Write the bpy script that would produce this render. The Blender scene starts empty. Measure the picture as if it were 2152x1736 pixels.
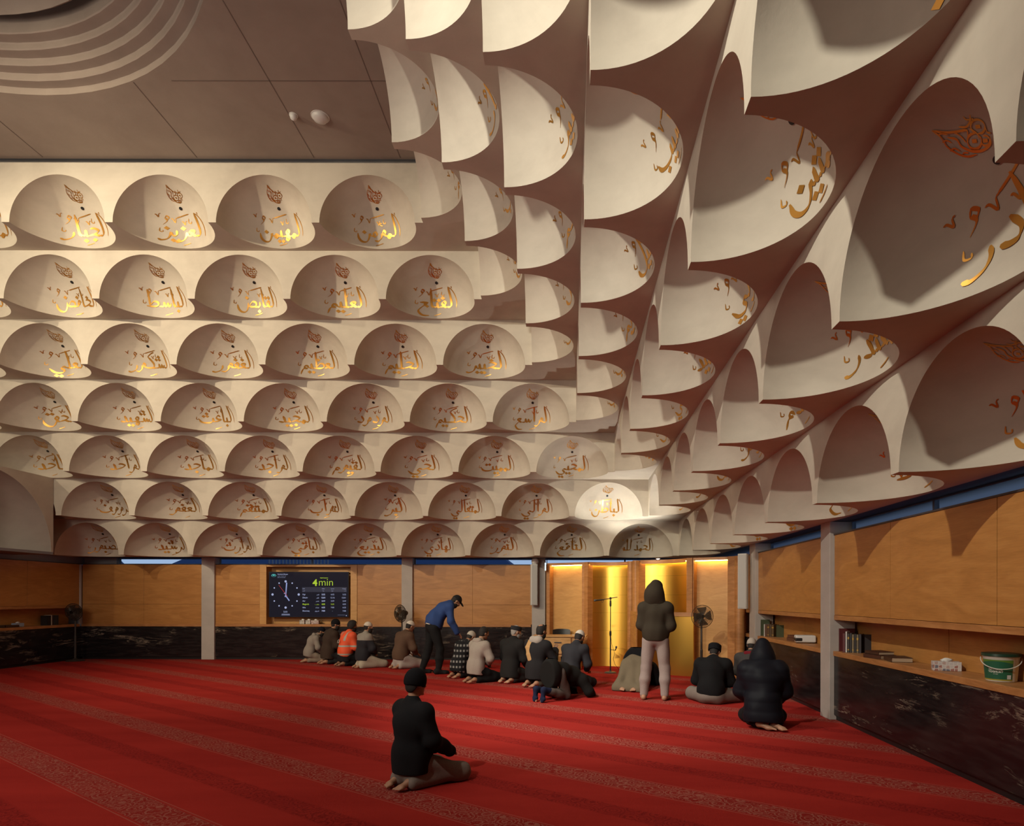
import bpy, bmesh, math, random
import numpy as np
from mathutils import Vector, Matrix

# ---------------------------------------------------------------- scale of the place
H = 1.62                 # eye height of the camera
P = 1.68                 # width of one half-dome cell
F = 1327.7               # focal length in pixels of a 2152 px wide frame
VX, VY = 1195.5, 1255.8  # vanishing point of the depth lines
random.seed(7)
PI = math.pi

scene = bpy.context.scene
col = scene.collection

# ---------------------------------------------------------------- camera
cam_d = bpy.data.cameras.new('camera')
cam_d.sensor_width = 36.0
cam_d.lens = F / 2152 * 36.0
cam_d.shift_x = -(VX - 1076) / 2152
cam_d.shift_y = (VY - 868) / 2152
cam_d.clip_start = 0.05
cam = bpy.data.objects.new('camera', cam_d)
col.objects.link(cam)
cam.matrix_world = Matrix.Translation((0, 0, H)) @ Matrix.Rotation(PI / 2, 4, 'X') @ Matrix.Rotation(.0018, 4, 'Z')
scene.camera = cam

# ---------------------------------------------------------------- world: dusk sky
world = bpy.data.worlds.new('dusk_sky')
scene.world = world
world.use_nodes = True
wn = world.node_tree
wbg = wn.nodes['Background']
wgrad = wn.nodes.new('ShaderNodeValToRGB')
wgrad.color_ramp.elements[0].position = 0.0
wgrad.color_ramp.elements[0].color = (.50, .62, .80, 1)
wgrad.color_ramp.elements[1].position = .22
wgrad.color_ramp.elements[1].color = (.05, .13, .36, 1)
wsep = wn.nodes.new('ShaderNodeSeparateXYZ')
wtc = wn.nodes.new('ShaderNodeTexCoord')
wn.links.new(wtc.outputs['Generated'], wsep.inputs[0])
wn.links.new(wsep.outputs[2], wgrad.inputs[0])
wn.links.new(wgrad.outputs[0], wbg.inputs['Color'])
wbg.inputs['Strength'].default_value = 1.0

# ---------------------------------------------------------------- view
vs = scene.view_settings
vs.view_transform = 'Standard'
vs.look = 'None'
vs.exposure = 0.0
vs.gamma = 1.0
vs.use_curve_mapping = False

# ---------------------------------------------------------------- large lights: spotlights of the hall, and unseen lamps added as fill
def light(name, kind, loc, power, color, target=None, size=0.2, angle=None, blend=0.3):
    d = bpy.data.lights.new(name, kind)
    d.energy = power
    d.color = color
    if kind == 'AREA':
        d.shape = 'DISK'
        d.size = size
    else:
        d.shadow_soft_size = size
    if kind == 'SPOT':
        d.spot_size = math.radians(angle or 90)
        d.spot_blend = blend
    o = bpy.data.objects.new(name, d)
    col.objects.link(o)
    o.location = loc
    if target is not None:
        o.rotation_euler = (Vector(target) - Vector(loc)).to_track_quat('-Z', 'Y').to_euler()
    return o

WARM = (1.0, 0.85, 0.60)
NEUT = (1.0, 0.96, 0.80)
light('hall_spot_back', 'SPOT', (-9.8, 4.2, 7.4), 2100, WARM, (-5.0, 12.8, 4.5), .10, 80, .8)
light('hall_spot_back', 'SPOT', (-11.8, 5.6, 7.7), 850, WARM, (-7.0, 12.8, 4.9), .08, 84, .8)  # second source, added to give the shadows more than one edge
light('hall_spot_left', 'SPOT', (-13.8, 8.8, 6.2), 330, WARM, (-9.4, 14.2, 4.4), .08, 84, .7)
light('hall_spot_side', 'SPOT', (-4.3, 0.4, 7.7), 2300, NEUT, (0.3, 6.3, 5.0), .10, 76, .7)
light('hall_spot_floor', 'SPOT', (-4.6, 6.2, 8.5), 3000, (1.0, .92, .80), (0.3, 9.3, 0), .35, 40, 1.0)
light('hall_fill', 'AREA', (-7.4, 5.0, 8.7), 100, (1.0, .86, .74), (-7.4, 5.0, 0), 5.0)
light('hall_front_fill', 'AREA', (-8.0, 0.6, 5.0), 300, (1.0, .88, .74), (-4.5, 12.0, 5.4), 3.2)  # soft front fill, added to lift the dome shadows; no fitting there
light('hall_fill_up', 'SPOT', (-6.5, 3.0, 2.2), 200, (.96, .95, .90), (-5.0, 8.0, 8.0), .5, 150, .8)  # upward fill, added to lighten the soffits; no fitting there
light('corner_uplight', 'SPOT', (1.30, 14.28, 2.64), 120, (1.0, .98, .88), (1.25, 14.5, 4.4), .05, 120, .5)
light('added_niche_spot', 'SPOT', (-0.3, 11.6, 3.8), 190, (1.0, .84, .52), (0.90, 14.7, 1.4), .05, 36, .6)  # unseen lamp added to draw bright streaks on the gold sheet
light('added_niche_spot', 'SPOT', (0.2, 11.0, 3.3), 190, (1.0, .84, .52), (2.05, 13.7, 2.05), .05, 23, .5)  # same for the pulpit bay, an added lamp without a fitting
light('added_niche_spot', 'SPOT', (1.62, 10.34, 1.62), 26, (1.0, .86, .62), (2.75, 12.4, 1.2), .02, 34, .4)  # added in mid-air so that the fan throws a shadow on the panel

# ---------------------------------------------------------------- materials
def mat(name, color=(.5, .5, .5), rough=.6, metal=0.0, **kw):
    m = bpy.data.materials.new(name)
    m.use_nodes = True
    b = m.node_tree.nodes['Principled BSDF']
    b.inputs['Base Color'].default_value = (*color, 1)
    b.inputs['Roughness'].default_value = rough
    b.inputs['Metallic'].default_value = metal
    for k, v in kw.items():
        b.inputs[k].default_value = v
    return m

def nd(m, t, **kw):
    n = m.node_tree.nodes.new(t)
    for k, v in kw.items():
        setattr(n, k, v)
    return n

def lk(m, a, b):
    m.node_tree.links.new(a, b)

def bsdf(m):
    return m.node_tree.nodes['Principled BSDF']

def ramp(m, fac, stops, interp='LINEAR'):
    r = nd(m, 'ShaderNodeValToRGB')
    r.color_ramp.interpolation = interp
    e = r.color_ramp.elements
    while len(e) > 1:
        e.remove(e[-1])
    e[0].position = stops[0][0]
    e[0].color = (*stops[0][1], 1)
    for p, c in stops[1:]:
        x = e.new(p)
        x.color = (*c, 1)
    lk(m, fac, r.inputs[0])
    return r.outputs[0]

def noise(m, vec, scale, detail=4, rough=.55, dist=0.0):
    n = nd(m, 'ShaderNodeTexNoise')
    n.inputs['Scale'].default_value = scale
    n.inputs['Detail'].default_value = detail
    n.inputs['Roughness'].default_value = rough
    n.inputs['Distortion'].default_value = dist
    if vec is not None:
        lk(m, vec, n.inputs['Vector'])
    return n.outputs['Fac']

def mapping(m, vec, scale=(1, 1, 1), rot=(0, 0, 0), loc=(0, 0, 0)):
    n = nd(m, 'ShaderNodeMapping')
    n.inputs['Scale'].default_value = scale
    n.inputs['Rotation'].default_value = rot
    n.inputs['Location'].default_value = loc
    lk(m, vec, n.inputs['Vector'])
    return n.outputs['Vector']

def geopos(m):
    return nd(m, 'ShaderNodeNewGeometry').outputs['Position']

def mix(m, fac, a, b, mode='MIX'):
    n = nd(m, 'ShaderNodeMix', data_type='RGBA', blend_type=mode)
    for s, v in (('Factor', fac), ('A', a), ('B', b)):
        sock = [i for i in n.inputs if i.name == s and (i.type == ('VALUE' if s == 'Factor' else 'RGBA'))][0]
        if hasattr(v, 'links'):
            lk(m, v, sock)
        elif isinstance(v, (int, float)):
            sock.default_value = v
        else:
            sock.default_value = (*v, 1)
    return [o for o in n.outputs if o.type == 'RGBA'][0]

def math_(m, op, a, b=None, clamp=False):
    n = nd(m, 'ShaderNodeMath', operation=op, use_clamp=clamp)
    for i, v in enumerate((a, b)):
        if v is None:
            continue
        if hasattr(v, 'links'):
            lk(m, v, n.inputs[i])
        else:
            n.inputs[i].default_value = v
    return n.outputs[0]

def bump(m, fac, strength=.2, dist=.01):
    n = nd(m, 'ShaderNodeBump')
    n.inputs['Strength'].default_value = strength
    n.inputs['Distance'].default_value = dist
    lk(m, fac, n.inputs['Height'])
    lk(m, n.outputs['Normal'], bsdf(m).inputs['Normal'])

def concrete(name, dark, mid, pale, rough=.75):
    m = mat(name, mid, rough)
    p = geopos(m)
    a = noise(m, p, .9, 6, .62, .6)
    b = noise(m, mapping(m, p, (2.2, 2.2, 5.0)), 1.3, 5, .6)
    c1 = ramp(m, a, [(.30, dark), (.50, mid), (.72, pale)])
    c2 = ramp(m, b, [(.35, tuple(x * .86 for x in mid)), (.62, mid)])
    lk(m, mix(m, .45, c1, c2), bsdf(m).inputs['Base Color'])
    f = noise(m, p, 26, 5, .7)
    bump(m, f, .10, .01)
    return m

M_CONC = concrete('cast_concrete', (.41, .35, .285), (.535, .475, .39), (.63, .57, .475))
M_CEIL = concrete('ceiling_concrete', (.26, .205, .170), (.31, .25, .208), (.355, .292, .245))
M_COLUMN = concrete('column_concrete', (.40, .36, .33), (.46, .415, .38), (.52, .47, .43))
M_GREY = mat('grey_steel_soffit', (.20, .19, .20), .55)
M_BLUE = mat('dark_blue_soffit', (.055, .07, .12), .6)

def wood(name, c1, c2, c3, scale=1.0, rough=.42, rot=(0, 0, 0)):
    m = mat(name, c2, rough)
    p = mapping(m, geopos(m), (1.2 * scale, 1.2 * scale, 5.5 * scale), rot)
    a = noise(m, p, .9, 5, .55, 1.6)
    b = noise(m, mapping(m, geopos(m), (3 * scale, 3 * scale, 40 * scale), rot), 2.0, 3, .5, .4)
    c = ramp(m, a, [(.32, c1), (.5, c2), (.68, c3)])
    d = ramp(m, b, [(.3, (.86, .84, .80)), (.6, (1, 1, 1))])
    lk(m, mix(m, .8, c, d, 'MULTIPLY'), bsdf(m).inputs['Base Color'])
    return m

M_PLY = wood('birch_ply', (.40, .175, .045), (.46, .205, .055), (.52, .245, .07))
M_PLY2 = wood('maple_panel', (.52, .27, .085), (.57, .305, .10), (.62, .34, .12), 1.4)
M_TRIM = wood('timber_edge', (.36, .155, .05), (.43, .19, .065), (.50, .235, .085), 2.0)
M_DESK = wood('desk_laminate', (.50, .28, .10), (.58, .33, .13), (.64, .38, .16), 2.0)

def marble():
    m = mat('black_marble', (.012, .010, .010), .24)
    p = geopos(m)
    q = mapping(m, p, (.8, .8, 5.5), (.03, .05, 0))
    a = noise(m, q, 1.25, 7, .66, 1.1)
    w = math_(m, 'ABSOLUTE', math_(m, 'SUBTRACT', a, .5))
    v1 = ramp(m, w, [(0.0, (1, 1, 1)), (.012, (.4, .4, .4)), (.03, (0, 0, 0))])
    k = noise(m, mapping(m, p, (1, 1, 3.0)), .95, 4, .6, .3)
    gate = ramp(m, k, [(.54, (0, 0, 0)), (.68, (1, 1, 1))])
    fac = mix(m, 1.0, v1, gate, 'MULTIPLY')
    blot = noise(m, mapping(m, p, (1, 1, 4.0)), 2.1, 8, .7, .8)
    k2 = noise(m, mapping(m, p, (1, 1, 3.6), loc=(7, 3, 1)), .62, 2, .5)
    bl = mix(m, 1.0, ramp(m, blot, [(.56, (0, 0, 0)), (.66, (.75, .75, .75))]), ramp(m, k2, [(.60, (0, 0, 0)), (.70, (1, 1, 1))]), 'MULTIPLY')
    base = ramp(m, noise(m, q, 3.0, 5, .6), [(.4, (.010, .008, .009)), (.7, (.028, .022, .022))])
    f2 = mix(m, 1.0, fac, bl, 'ADD')
    lk(m, mix(m, f2, base, (.42, .33, .25)), bsdf(m).inputs['Base Color'])
    return m
M_MARBLE = marble()

def carpet():
    m = mat('red_prayer_carpet', (.36, .012, .012), .95)
    bsdf(m).inputs['Specular IOR Level'].default_value = .08
    p = geopos(m)
    r = nd(m, 'ShaderNodeSeparateXYZ')
    lk(m, mapping(m, p, rot=(0, 0, math.radians(35))), r.inputs[0])
    along, s = r.outputs[0], r.outputs[1]
    # position across one prayer row of 1.365 m
    ph = math_(m, 'FLOORED_MODULO', math_(m, 'SUBTRACT', s, 1.94 - 0.3), 1.355)
    def band(a, b, e=.012):
        lo = math_(m, 'DIVIDE', math_(m, 'SUBTRACT', ph, a), e, True)
        hi = math_(m, 'DIVIDE', math_(m, 'SUBTRACT', b, ph), e, True)
        return math_(m, 'MULTIPLY', lo, hi)
    orn = band(.30, .60)
    lines = math_(m, 'MAXIMUM', band(.278, .290, .004), band(.610, .622, .004))
    drk = band(1.02, 1.27, .03)
    cv = nd(m, 'ShaderNodeCombineXYZ')
    lk(m, along, cv.inputs[0]); lk(m, s, cv.inputs[1])
    # scroll pattern: rings, tendrils
    vo = nd(m, 'ShaderNodeTexVoronoi', feature='F1')
    vo.inputs['Scale'].default_value = 7.5
    lk(m, cv.outputs[0], vo.inputs['Vector'])
    rings = math_(m, 'SINE', math_(m, 'MULTIPLY', vo.outputs['Distance'], 30.0))
    ring = math_(m, 'GREATER_THAN', rings, .62)
    sc = noise(m, cv.outputs[0], 11, 2, .5, 2.8)
    ten = math_(m, 'LESS_THAN', math_(m, 'ABSOLUTE', math_(m, 'SUBTRACT', sc, .5)), .022)
    pat = math_(m, 'MAXIMUM', ring, ten)
    fac = math_(m, 'MAXIMUM', math_(m, 'MULTIPLY', orn, math_(m, 'MULTIPLY', pat, .52)), math_(m, 'MULTIPLY', lines, .5))
    wear = noise(m, mapping(m, p, rot=(0, 0, math.radians(35)), scale=(.35, 1.6, 1)), 1.1, 5, .6)
    base = ramp(m, wear, [(.3, (.31, .019, .016)), (.7, (.40, .029, .022))])
    fine = noise(m, p, 160, 2, .6)
    base = mix(m, .5, base, ramp(m, fine, [(.3, (.74, .74, .74)), (.7, (1, 1, 1))]), 'MULTIPLY')
    c0 = mix(m, math_(m, 'MULTIPLY', orn, .45), base, (.17, .010, .010))
    dpat = math_(m, 'ADD', .14, math_(m, 'MULTIPLY', pat, .45))
    c1 = mix(m, math_(m, 'MULTIPLY', drk, dpat), c0, (.13, .006, .008))
    lk(m, mix(m, fac, c1, (.40, .17, .13)), bsdf(m).inputs['Base Color'])
    bump(m, fine, .35, .01)
    return m
M_CARPET = carpet()

M_GOLDLEAF = mat('gold_leaf', (.80, .42, .10), .34, .75)
M_BLACK = mat('black_plastic', (.012, .012, .013), .4)
M_DARKGREY = mat('dark_grey_plastic', (.06, .06, .065), .45)
M_WHITE = mat('white_plastic', (.62, .60, .57), .4)
M_GLASS = mat('window_glass', (.8, .88, .95), .02, 0, **{'Transmission Weight': 1.0, 'IOR': 1.0})

# ---------------------------------------------------------------- object helpers
def put(name, mesh_or_none, parent=None, loc=(0, 0, 0), rotz=0.0, mats=()):
    o = bpy.data.objects.new(name, mesh_or_none)
    col.objects.link(o)
    if parent is not None:
        o.parent = parent
    o.location = loc
    o.rotation_euler = (0, 0, rotz)
    return o

def mesh(name, verts, faces, material=None, smooth=False):
    me = bpy.data.meshes.new(name)
    me.from_pydata([tuple(map(float, v)) for v in verts], [], faces)
    if material is not None:
        for mm in (material if isinstance(material, (list, tuple)) else [material]):
            me.materials.append(mm)
    if smooth:
        me.polygons.foreach_set('use_smooth', [True] * len(me.polygons))
    me.update()
    return me

def tag(o, label=None, cat=None, group=None, kind=None):
    if label:
        o['label'] = label
    if cat:
        o['category'] = cat
    if group:
        o['group'] = group
    if kind:
        o['kind'] = kind
    return o

def thing(name, label, cat, loc=(0, 0, 0), rotz=0.0, group=None):
    return tag(put(name, None, None, loc, rotz), label, cat, group)

class MB:
    """collects shapes into one mesh"""
    def __init__(self):
        self.v, self.f, self.m = [], [], []
    def add(self, verts, faces, mi=0):
        n = len(self.v)
        self.v += [tuple(map(float, q)) for q in verts]
        self.f += [tuple(i + n for i in f) for f in faces]
        self.m += [mi] * len(faces)
        return self
    def box(self, x0, x1, y0, y1, z0, z1, mi=0):
        vs = [(x, y, z) for x in (x0, x1) for y in (y0, y1) for z in (z0, z1)]
        fs = [(0, 1, 3, 2), (4, 6, 7, 5), (0, 4, 5, 1), (2, 3, 7, 6), (0, 2, 6, 4), (1, 5, 7, 3)]
        return self.add(vs, fs, mi)
    def prism(self, poly, z0, z1, mi=0):
        n = len(poly)
        vs = [(x, y, z0) for x, y in poly] + [(x, y, z1) for x, y in poly]
        fs = [tuple(range(n))[::-1], tuple(range(n, 2 * n))]
        fs += [(i, (i + 1) % n, n + (i + 1) % n, n + i) for i in range(n)]
        return self.add(vs, fs, mi)
    def tube(self, pts, r, n=8, mi=0, caps=True):
        pts = [Vector(p) for p in pts]
        rs = r if isinstance(r, (list, tuple)) else [r] * len(pts)
        vs, fs = [], []
        up = Vector((0, 0, 1))
        prev = None
        for i, p in enumerate(pts):
            t = (pts[min(i + 1, len(pts) - 1)] - pts[max(i - 1, 0)]).normalized()
            if prev is None:
                a = t.cross(up)
                if a.length < 1e-3:
                    a = t.cross(Vector((1, 0, 0)))
            else:
                a = prev - t * prev.dot(t)
                if a.length < 1e-6:
                    a = t.cross(up)
            a.normalize()
            prev = a
            b = t.cross(a)
            for k in range(n):
                w = 2 * PI * k / n
                vs.append(p + (a * math.cos(w) + b * math.sin(w)) * rs[i])
        for i in range(len(pts) - 1):
            for k in range(n):
                fs.append((i * n + k, i * n + (k + 1) % n, (i + 1) * n + (k + 1) % n, (i + 1) * n + k))
        if caps:
            fs.append(tuple(range(n))[::-1])
            fs.append(tuple(range((len(pts) - 1) * n, len(pts) * n)))
        return self.add(vs, fs, mi)
    def lathe(self, prof, c=(0, 0, 0), n=24, mi=0, axis='z'):
        vs, fs = [], []
        m_ = len(prof)
        for k in range(n):
            w = 2 * PI * k / n
            for r, h in prof:
                q = (r * math.cos(w), r * math.sin(w), h)
                if axis == 'y':
                    q = (q[0], -q[2], q[1])
                vs.append((q[0] + c[0], q[1] + c[1], q[2] + c[2]))
        for k in range(n):
            for i in range(m_ - 1):
                a, b = k * m_ + i, ((k + 1) % n) * m_ + i
                fs.append((a, b, b + 1, a + 1))
        return self.add(vs, fs, mi)
    def xform(self, M, start=0):
        for i in range(start, len(self.v)):
            self.v[i] = tuple(M @ Vector(self.v[i]))
        return self
    def build(self, name, material, parent=None, loc=(0, 0, 0), rotz=0.0, smooth=False, bevel=0.0, weld=False):
        me = mesh(name, self.v, self.f, material, smooth)
        if isinstance(material, (list, tuple)):
            me.polygons.foreach_set('material_index', self.m)
        bm = bmesh.new()
        bm.from_mesh(me)
        if weld:
            bmesh.ops.remove_doubles(bm, verts=bm.verts, dist=1e-5)
        bmesh.ops.recalc_face_normals(bm, faces=bm.faces)
        bm.to_mesh(me)
        bm.free()
        o = put(name, me, parent, loc, rotz)
        if bevel:
            md = o.modifiers.new('bevel', 'BEVEL')
            md.width = bevel
            md.segments = 2
            md.limit_method = 'ANGLE'
        return o

def box(name, x0, x1, y0, y1, z0, z1, material, parent=None, bevel=0.0):
    return MB().box(x0, x1, y0, y1, z0, z1).build(name, material, parent, bevel=bevel)

def px_floor(x, y):
    """point of the floor seen at a pixel of the photograph"""
    d = F * H / (y - VY)
    return Vector(((x - VX) * d / F, d, 0))

def px_at(x, y, d):
    return Vector(((x - VX) * d / F, d, H + (VY - y) * d / F))
# ================================================================ the room shell
XR = 3.53        # inner face of the right wall
YB = 16.39       # inner face of the back wall
XL = -12.66      # inner face of the short left wall
Z7 = H + .6057 * P           # underside of the lowest tier
HT = .503 * P               # height of one tier
X1, D1 = -1.4175 * P, 6.112 * P
ZC = H + 4.245 * P            # ceiling
def tier_x(i): return X1 + .5 * P * (i - 1)
def tier_d(i): return D1 + .5 * P * (i - 1)
def tier_z(i): return Z7 + HT * (7 - i)

def struct(o):
    o['kind'] = 'structure'
    return o

fl = MB().box(-20.5, XR + .6, -3.2, YB + .6, -.25, 0).build('floor', M_CARPET)
struct(fl)

# ceiling slab with the stepped round oculus cut into it
CX, CY, CR = -7.45, 4.99, 3.995
def ceiling():
    mb = MB()
    N = 72
    ring = [(CX + CR * math.cos(2 * PI * k / N), CY + CR * math.sin(2 * PI * k / N)) for k in range(N)]
    x0, x1, y0, y1 = -20.5, X1 + .6 * P, -3.2, D1 + .02
    def outer(p):
        dx, dy = p[0] - CX, p[1] - CY
        t = min([(x1 - CX) / dx if dx > 1e-9 else 1e9, (x0 - CX) / dx if dx < -1e-9 else 1e9,
                 (y1 - CY) / dy if dy > 1e-9 else 1e9, (y0 - CY) / dy if dy < -1e-9 else 1e9])
        return (CX + dx * t, CY + dy * t)
    vs = [(*p, ZC) for p in ring] + [(*outer(p), ZC) for p in ring]
    crn = [(x1, y1, ZC), (x0, y1, ZC), (x0, y0, ZC), (x1, y0, ZC)]
    fs = [(k, (k + 1) % N, N + (k + 1) % N, N + k) for k in range(N)]
    mb.add(vs, fs)
    for c in crn:   # fill the corners between two rays
        ang = math.atan2(c[1] - CY, c[0] - CX) % (2 * PI)
        k = int(ang / (2 * PI) * N) % N
        mb.add([vs[N + k], vs[N + (k + 1) % N], c], [(0, 1, 2)])
    # the steps going up
    prof = [(CR, ZC)]
    r, z = CR, ZC
    for k in range(4):
        z += .085
        prof += [(r, z - .012), (r - .012, z)]
        r -= .15
        prof += [(r + .012, z), (r, z + .012)]
    prof += [(r, z + .40), (r - .16, z + .40), (r - .16, z + .10), (r - .20, z + .06)]
    r -= .20
    for k in range(1, 9):
        w = k / 8 * PI / 2
        prof.append((r * math.cos(w), z + .06 + 1.5 * math.sin(w)))
    mb.lathe(prof, (CX, CY, 0), N)
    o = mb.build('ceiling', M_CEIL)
    return struct(o)
ceil_o = ceiling()

# formwork joints pressed into the ceiling: thin dark grooves
def grooves():
    mb = MB()
    for x in (-9.9, -8.55, -6.05, -4.15, -2.75):
        mb.box(x - .006, x + .006, CY + math.sqrt(max(CR * CR - (x - CX) ** 2, 0)) + .02 if abs(x - CX) < CR else -3.1, D1 - .02, ZC - .003, ZC + .01)
    mb.box(-5.5, X1, 8.72, 8.732, ZC - .003, ZC + .01)
    return struct(mb.build('trim_3', mat('joint', (.16, .12, .10), .9)))
grooves()

# ---------------------------------------------------------------- one half-dome cell (a cast block with a quarter sphere carved out)
R_CELL = .462 * P
OFF = .042 * P            # the runs start a little clear of the inner corner
def cell_mesh(w, dpt, h, r, name, nu=40, nv=20):
    mb = MB()
    # quarter sphere: azimuth a in [-90,90] seen from the front, elevation b in [0,90]
    def pt(a, b):
        return (r * math.sin(a) * math.cos(b), r * math.cos(a) * math.cos(b), r * math.sin(b))
    vs, fs = [], []
    for j in range(nv + 1):
        b = PI / 2 * j / nv
        for i in range(nu + 1):
            a = -PI / 2 + PI * i / nu
            vs.append(pt(a, b))
    for j in range(nv):
        for i in range(nu):
            k = j * (nu + 1) + i
            fs.append((k, k + nu + 1, k + nu + 2, k + 1))
    mb.add(vs, fs)
    hw = w / 2
    # front face around the arch
    arch = [(r * math.cos(PI * i / nu), 0, r * math.sin(PI * i / nu)) for i in range(nu + 1)]
    def edge_pt(i):
        c, s = math.cos(PI * i / nu), math.sin(PI * i / nu)
        t = min(hw / abs(c) if abs(c) > 1e-6 else 1e9, h / s if s > 1e-6 else 1e9)
        return (c * t, 0, s * t)
    ed = [edge_pt(i) for i in range(nu + 1)]
    mb.add(arch + ed, [(i, i + 1, nu + 2 + i, nu + 1 + i) for i in range(nu)])
    mb.add([(hw, 0, h), [e for e in ed if e[2] < h - 1e-6 and e[0] > 0][-1], [e for e in ed if e[2] > h - 1e-6][0]], [(0, 1, 2)])
    mb.add([(-hw, 0, h), [e for e in ed if e[2] < h - 1e-6 and e[0] < 0][0], [e for e in ed if e[2] > h - 1e-6][-1]], [(0, 1, 2)])
    # underside around the half circle
    arc = [(r * math.cos(PI * i / nu), r * math.sin(PI * i / nu), 0) for i in range(nu + 1)]
    def edge_b(i):
        c, s = math.cos(PI * i / nu), math.sin(PI * i / nu)
        t = min(hw / abs(c) if abs(c) > 1e-6 else 1e9, dpt / s if s > 1e-6 else 1e9)
        return (c * t, s * t, 0)
    eb = [edge_b(i) for i in range(nu + 1)]
    mb.add(arc + eb, [(i, nu + 1 + i, nu + 2 + i, i + 1) for i in range(nu)])
    mb.add([(hw, dpt, 0), [e for e in eb if e[1] < dpt - 1e-6 and e[0] > 0][-1], [e for e in eb if e[1] > dpt - 1e-6][0]], [(0, 1, 2)])
    mb.add([(-hw, dpt, 0), [e for e in eb if e[1] < dpt - 1e-6 and e[0] < 0][0], [e for e in eb if e[1] > dpt - 1e-6][-1]], [(0, 1, 2)])
    # back, top, sides
    mb.add([(-hw, dpt, 0), (hw, dpt, 0), (hw, dpt, h), (-hw, dpt, h)], [(0, 1, 2, 3)])
    mb.add([(-hw, 0, h), (hw, 0, h), (hw, dpt, h), (-hw, dpt, h)], [(0, 1, 2, 3)])
    for s in (-hw, hw):
        mb.add([(s, 0, 0), (s, dpt, 0), (s, dpt, h), (s, 0, h)], [(0, 1, 2, 3)])
    me = mesh(name, mb.v, mb.f, M_CONC)
    bm = bmesh.new(); bm.from_mesh(me)
    bmesh.ops.remove_doubles(bm, verts=bm.verts, dist=1e-5)
    bmesh.ops.recalc_face_normals(bm, faces=bm.faces)
    for f in bm.faces:
        c = f.calc_center_median()
        f.smooth = c.y > 1e-4 and c.z > 1e-4 and c.length < r * 1.0005
    for e in bm.edges:
        if len(e.link_faces) == 2 and e.link_faces[0].smooth != e.link_faces[1].smooth:
            e.smooth = False
    bm.to_mesh(me); bm.free()
    return me

CELL = cell_mesh(P, .5 * P, HT, R_CELL, 'half_dome')

ORD = ['first', 'second', 'third', 'fourth', 'fifth', 'sixth', 'seventh', 'eighth', 'ninth', 'tenth']
ROWNAME = {1: 'top tier', 2: 'second tier from the top', 3: 'third tier from the top', 4: 'middle tier',
           5: 'third tier from the bottom', 6: 'second tier from the bottom', 7: 'lowest tier'}
NB = {1: 5, 2: 6, 3: 7, 4: 8, 5: 9, 6: 9, 7: 9}      # cells along the back wall
NR = {1: 3, 2: 4, 3: 5, 4: 6, 5: 7, 6: 8, 7: 7}      # cells along the right wall
DOMES = []
for i in range(1, 8):
    for k in range(NB[i]):
        o = put('half_dome', CELL, None, (tier_x(i) - OFF - (k + .5) * P, tier_d(i), tier_z(i)), 0)
        tag(o, '%s half dome from the inner corner, back wall, %s' % (ORD[k], ROWNAME[i]), 'half dome',
            'half domes of the back wall')
        DOMES.append((o, i, k, 'B'))
    for k in range(NR[i]):
        o = put('half_dome', CELL, None, (tier_x(i), tier_d(i) - OFF - (k + .5) * P, tier_z(i)), -PI / 2)
        tag(o, '%s half dome from the inner corner, side wall, %s' % (ORD[k], ROWNAME[i]), 'half dome',
            'half domes of the side wall')
        DOMES.append((o, i, k, 'R'))

# plain corner blocks that tie the two runs of each tier together, and the band above the top tier
def corner_blocks():
    mb = MB()
    for i in range(1, 8):
        x, d, z = tier_x(i), tier_d(i), tier_z(i)
        mb.box(x, x + .5 * P, d, d + .5 * P, z, z + HT)
        mb.box(x - OFF, x, d, d + .5 * P, z, z + HT)
        mb.box(x, x + .5 * P, d - OFF, d, z, z + HT)
    return struct(mb.build('trim_1', M_CONC))
corner_blocks()
def top_band():
    mb = MB()
    x, d, z = tier_x(1), tier_d(1), tier_z(1) + HT
    zt = ZC - .075
    mb.box(-20.4, x + .5 * P, d, d + .5 * P, z, zt)
    mb.box(x, x + .5 * P, -3.2, d, z, zt)
    mb.box(-20.4, x + .5 * P, d + .16, d + .5 * P, zt, ZC + .3)
    mb.box(x + .16, x + .5 * P, -3.2, d + .16, zt, ZC + .3)
    return struct(mb.build('trim_2', M_CONC))
top_band()

# blank runs that carry each tier on past the last dome
def blank_runs():
    mb = MB()
    for i in range(1, 8):
        x, d, z = tier_x(i), tier_d(i), tier_z(i)
        xe = x - OFF - NB[i] * P
        if xe > -19.5:
            mb.box(-20.2, xe, d, d + .5 * P, z, z + HT)
        de = d - OFF - NR[i] * P
        if de > -3.0:
            mb.box(x, x + .5 * P, -3.1, de, z, z + HT)
    return struct(mb.build('trim_4', M_CONC))
blank_runs()

# the large half dome of the left side, two tiers high
BIG = cell_mesh(3.40, 1.70, 2 * HT, 1.64, 'large_half_dome', 56, 28)
XBIG = -11.80
bd = put('large_half_dome', BIG, None, (XBIG, tier_d(6) - .01 - 1.70, Z7), PI / 2)
tag(bd, 'large plain concrete half dome without lettering above the short timber wall', 'half dome')

# plain run that carries the large half dome on along the left side
struct(MB().box(XBIG - 1.70, XBIG, -3.1, tier_d(6) - .01 - 3.41, Z7, Z7 + 2 * HT).build('trim_19', M_CONC))

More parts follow.
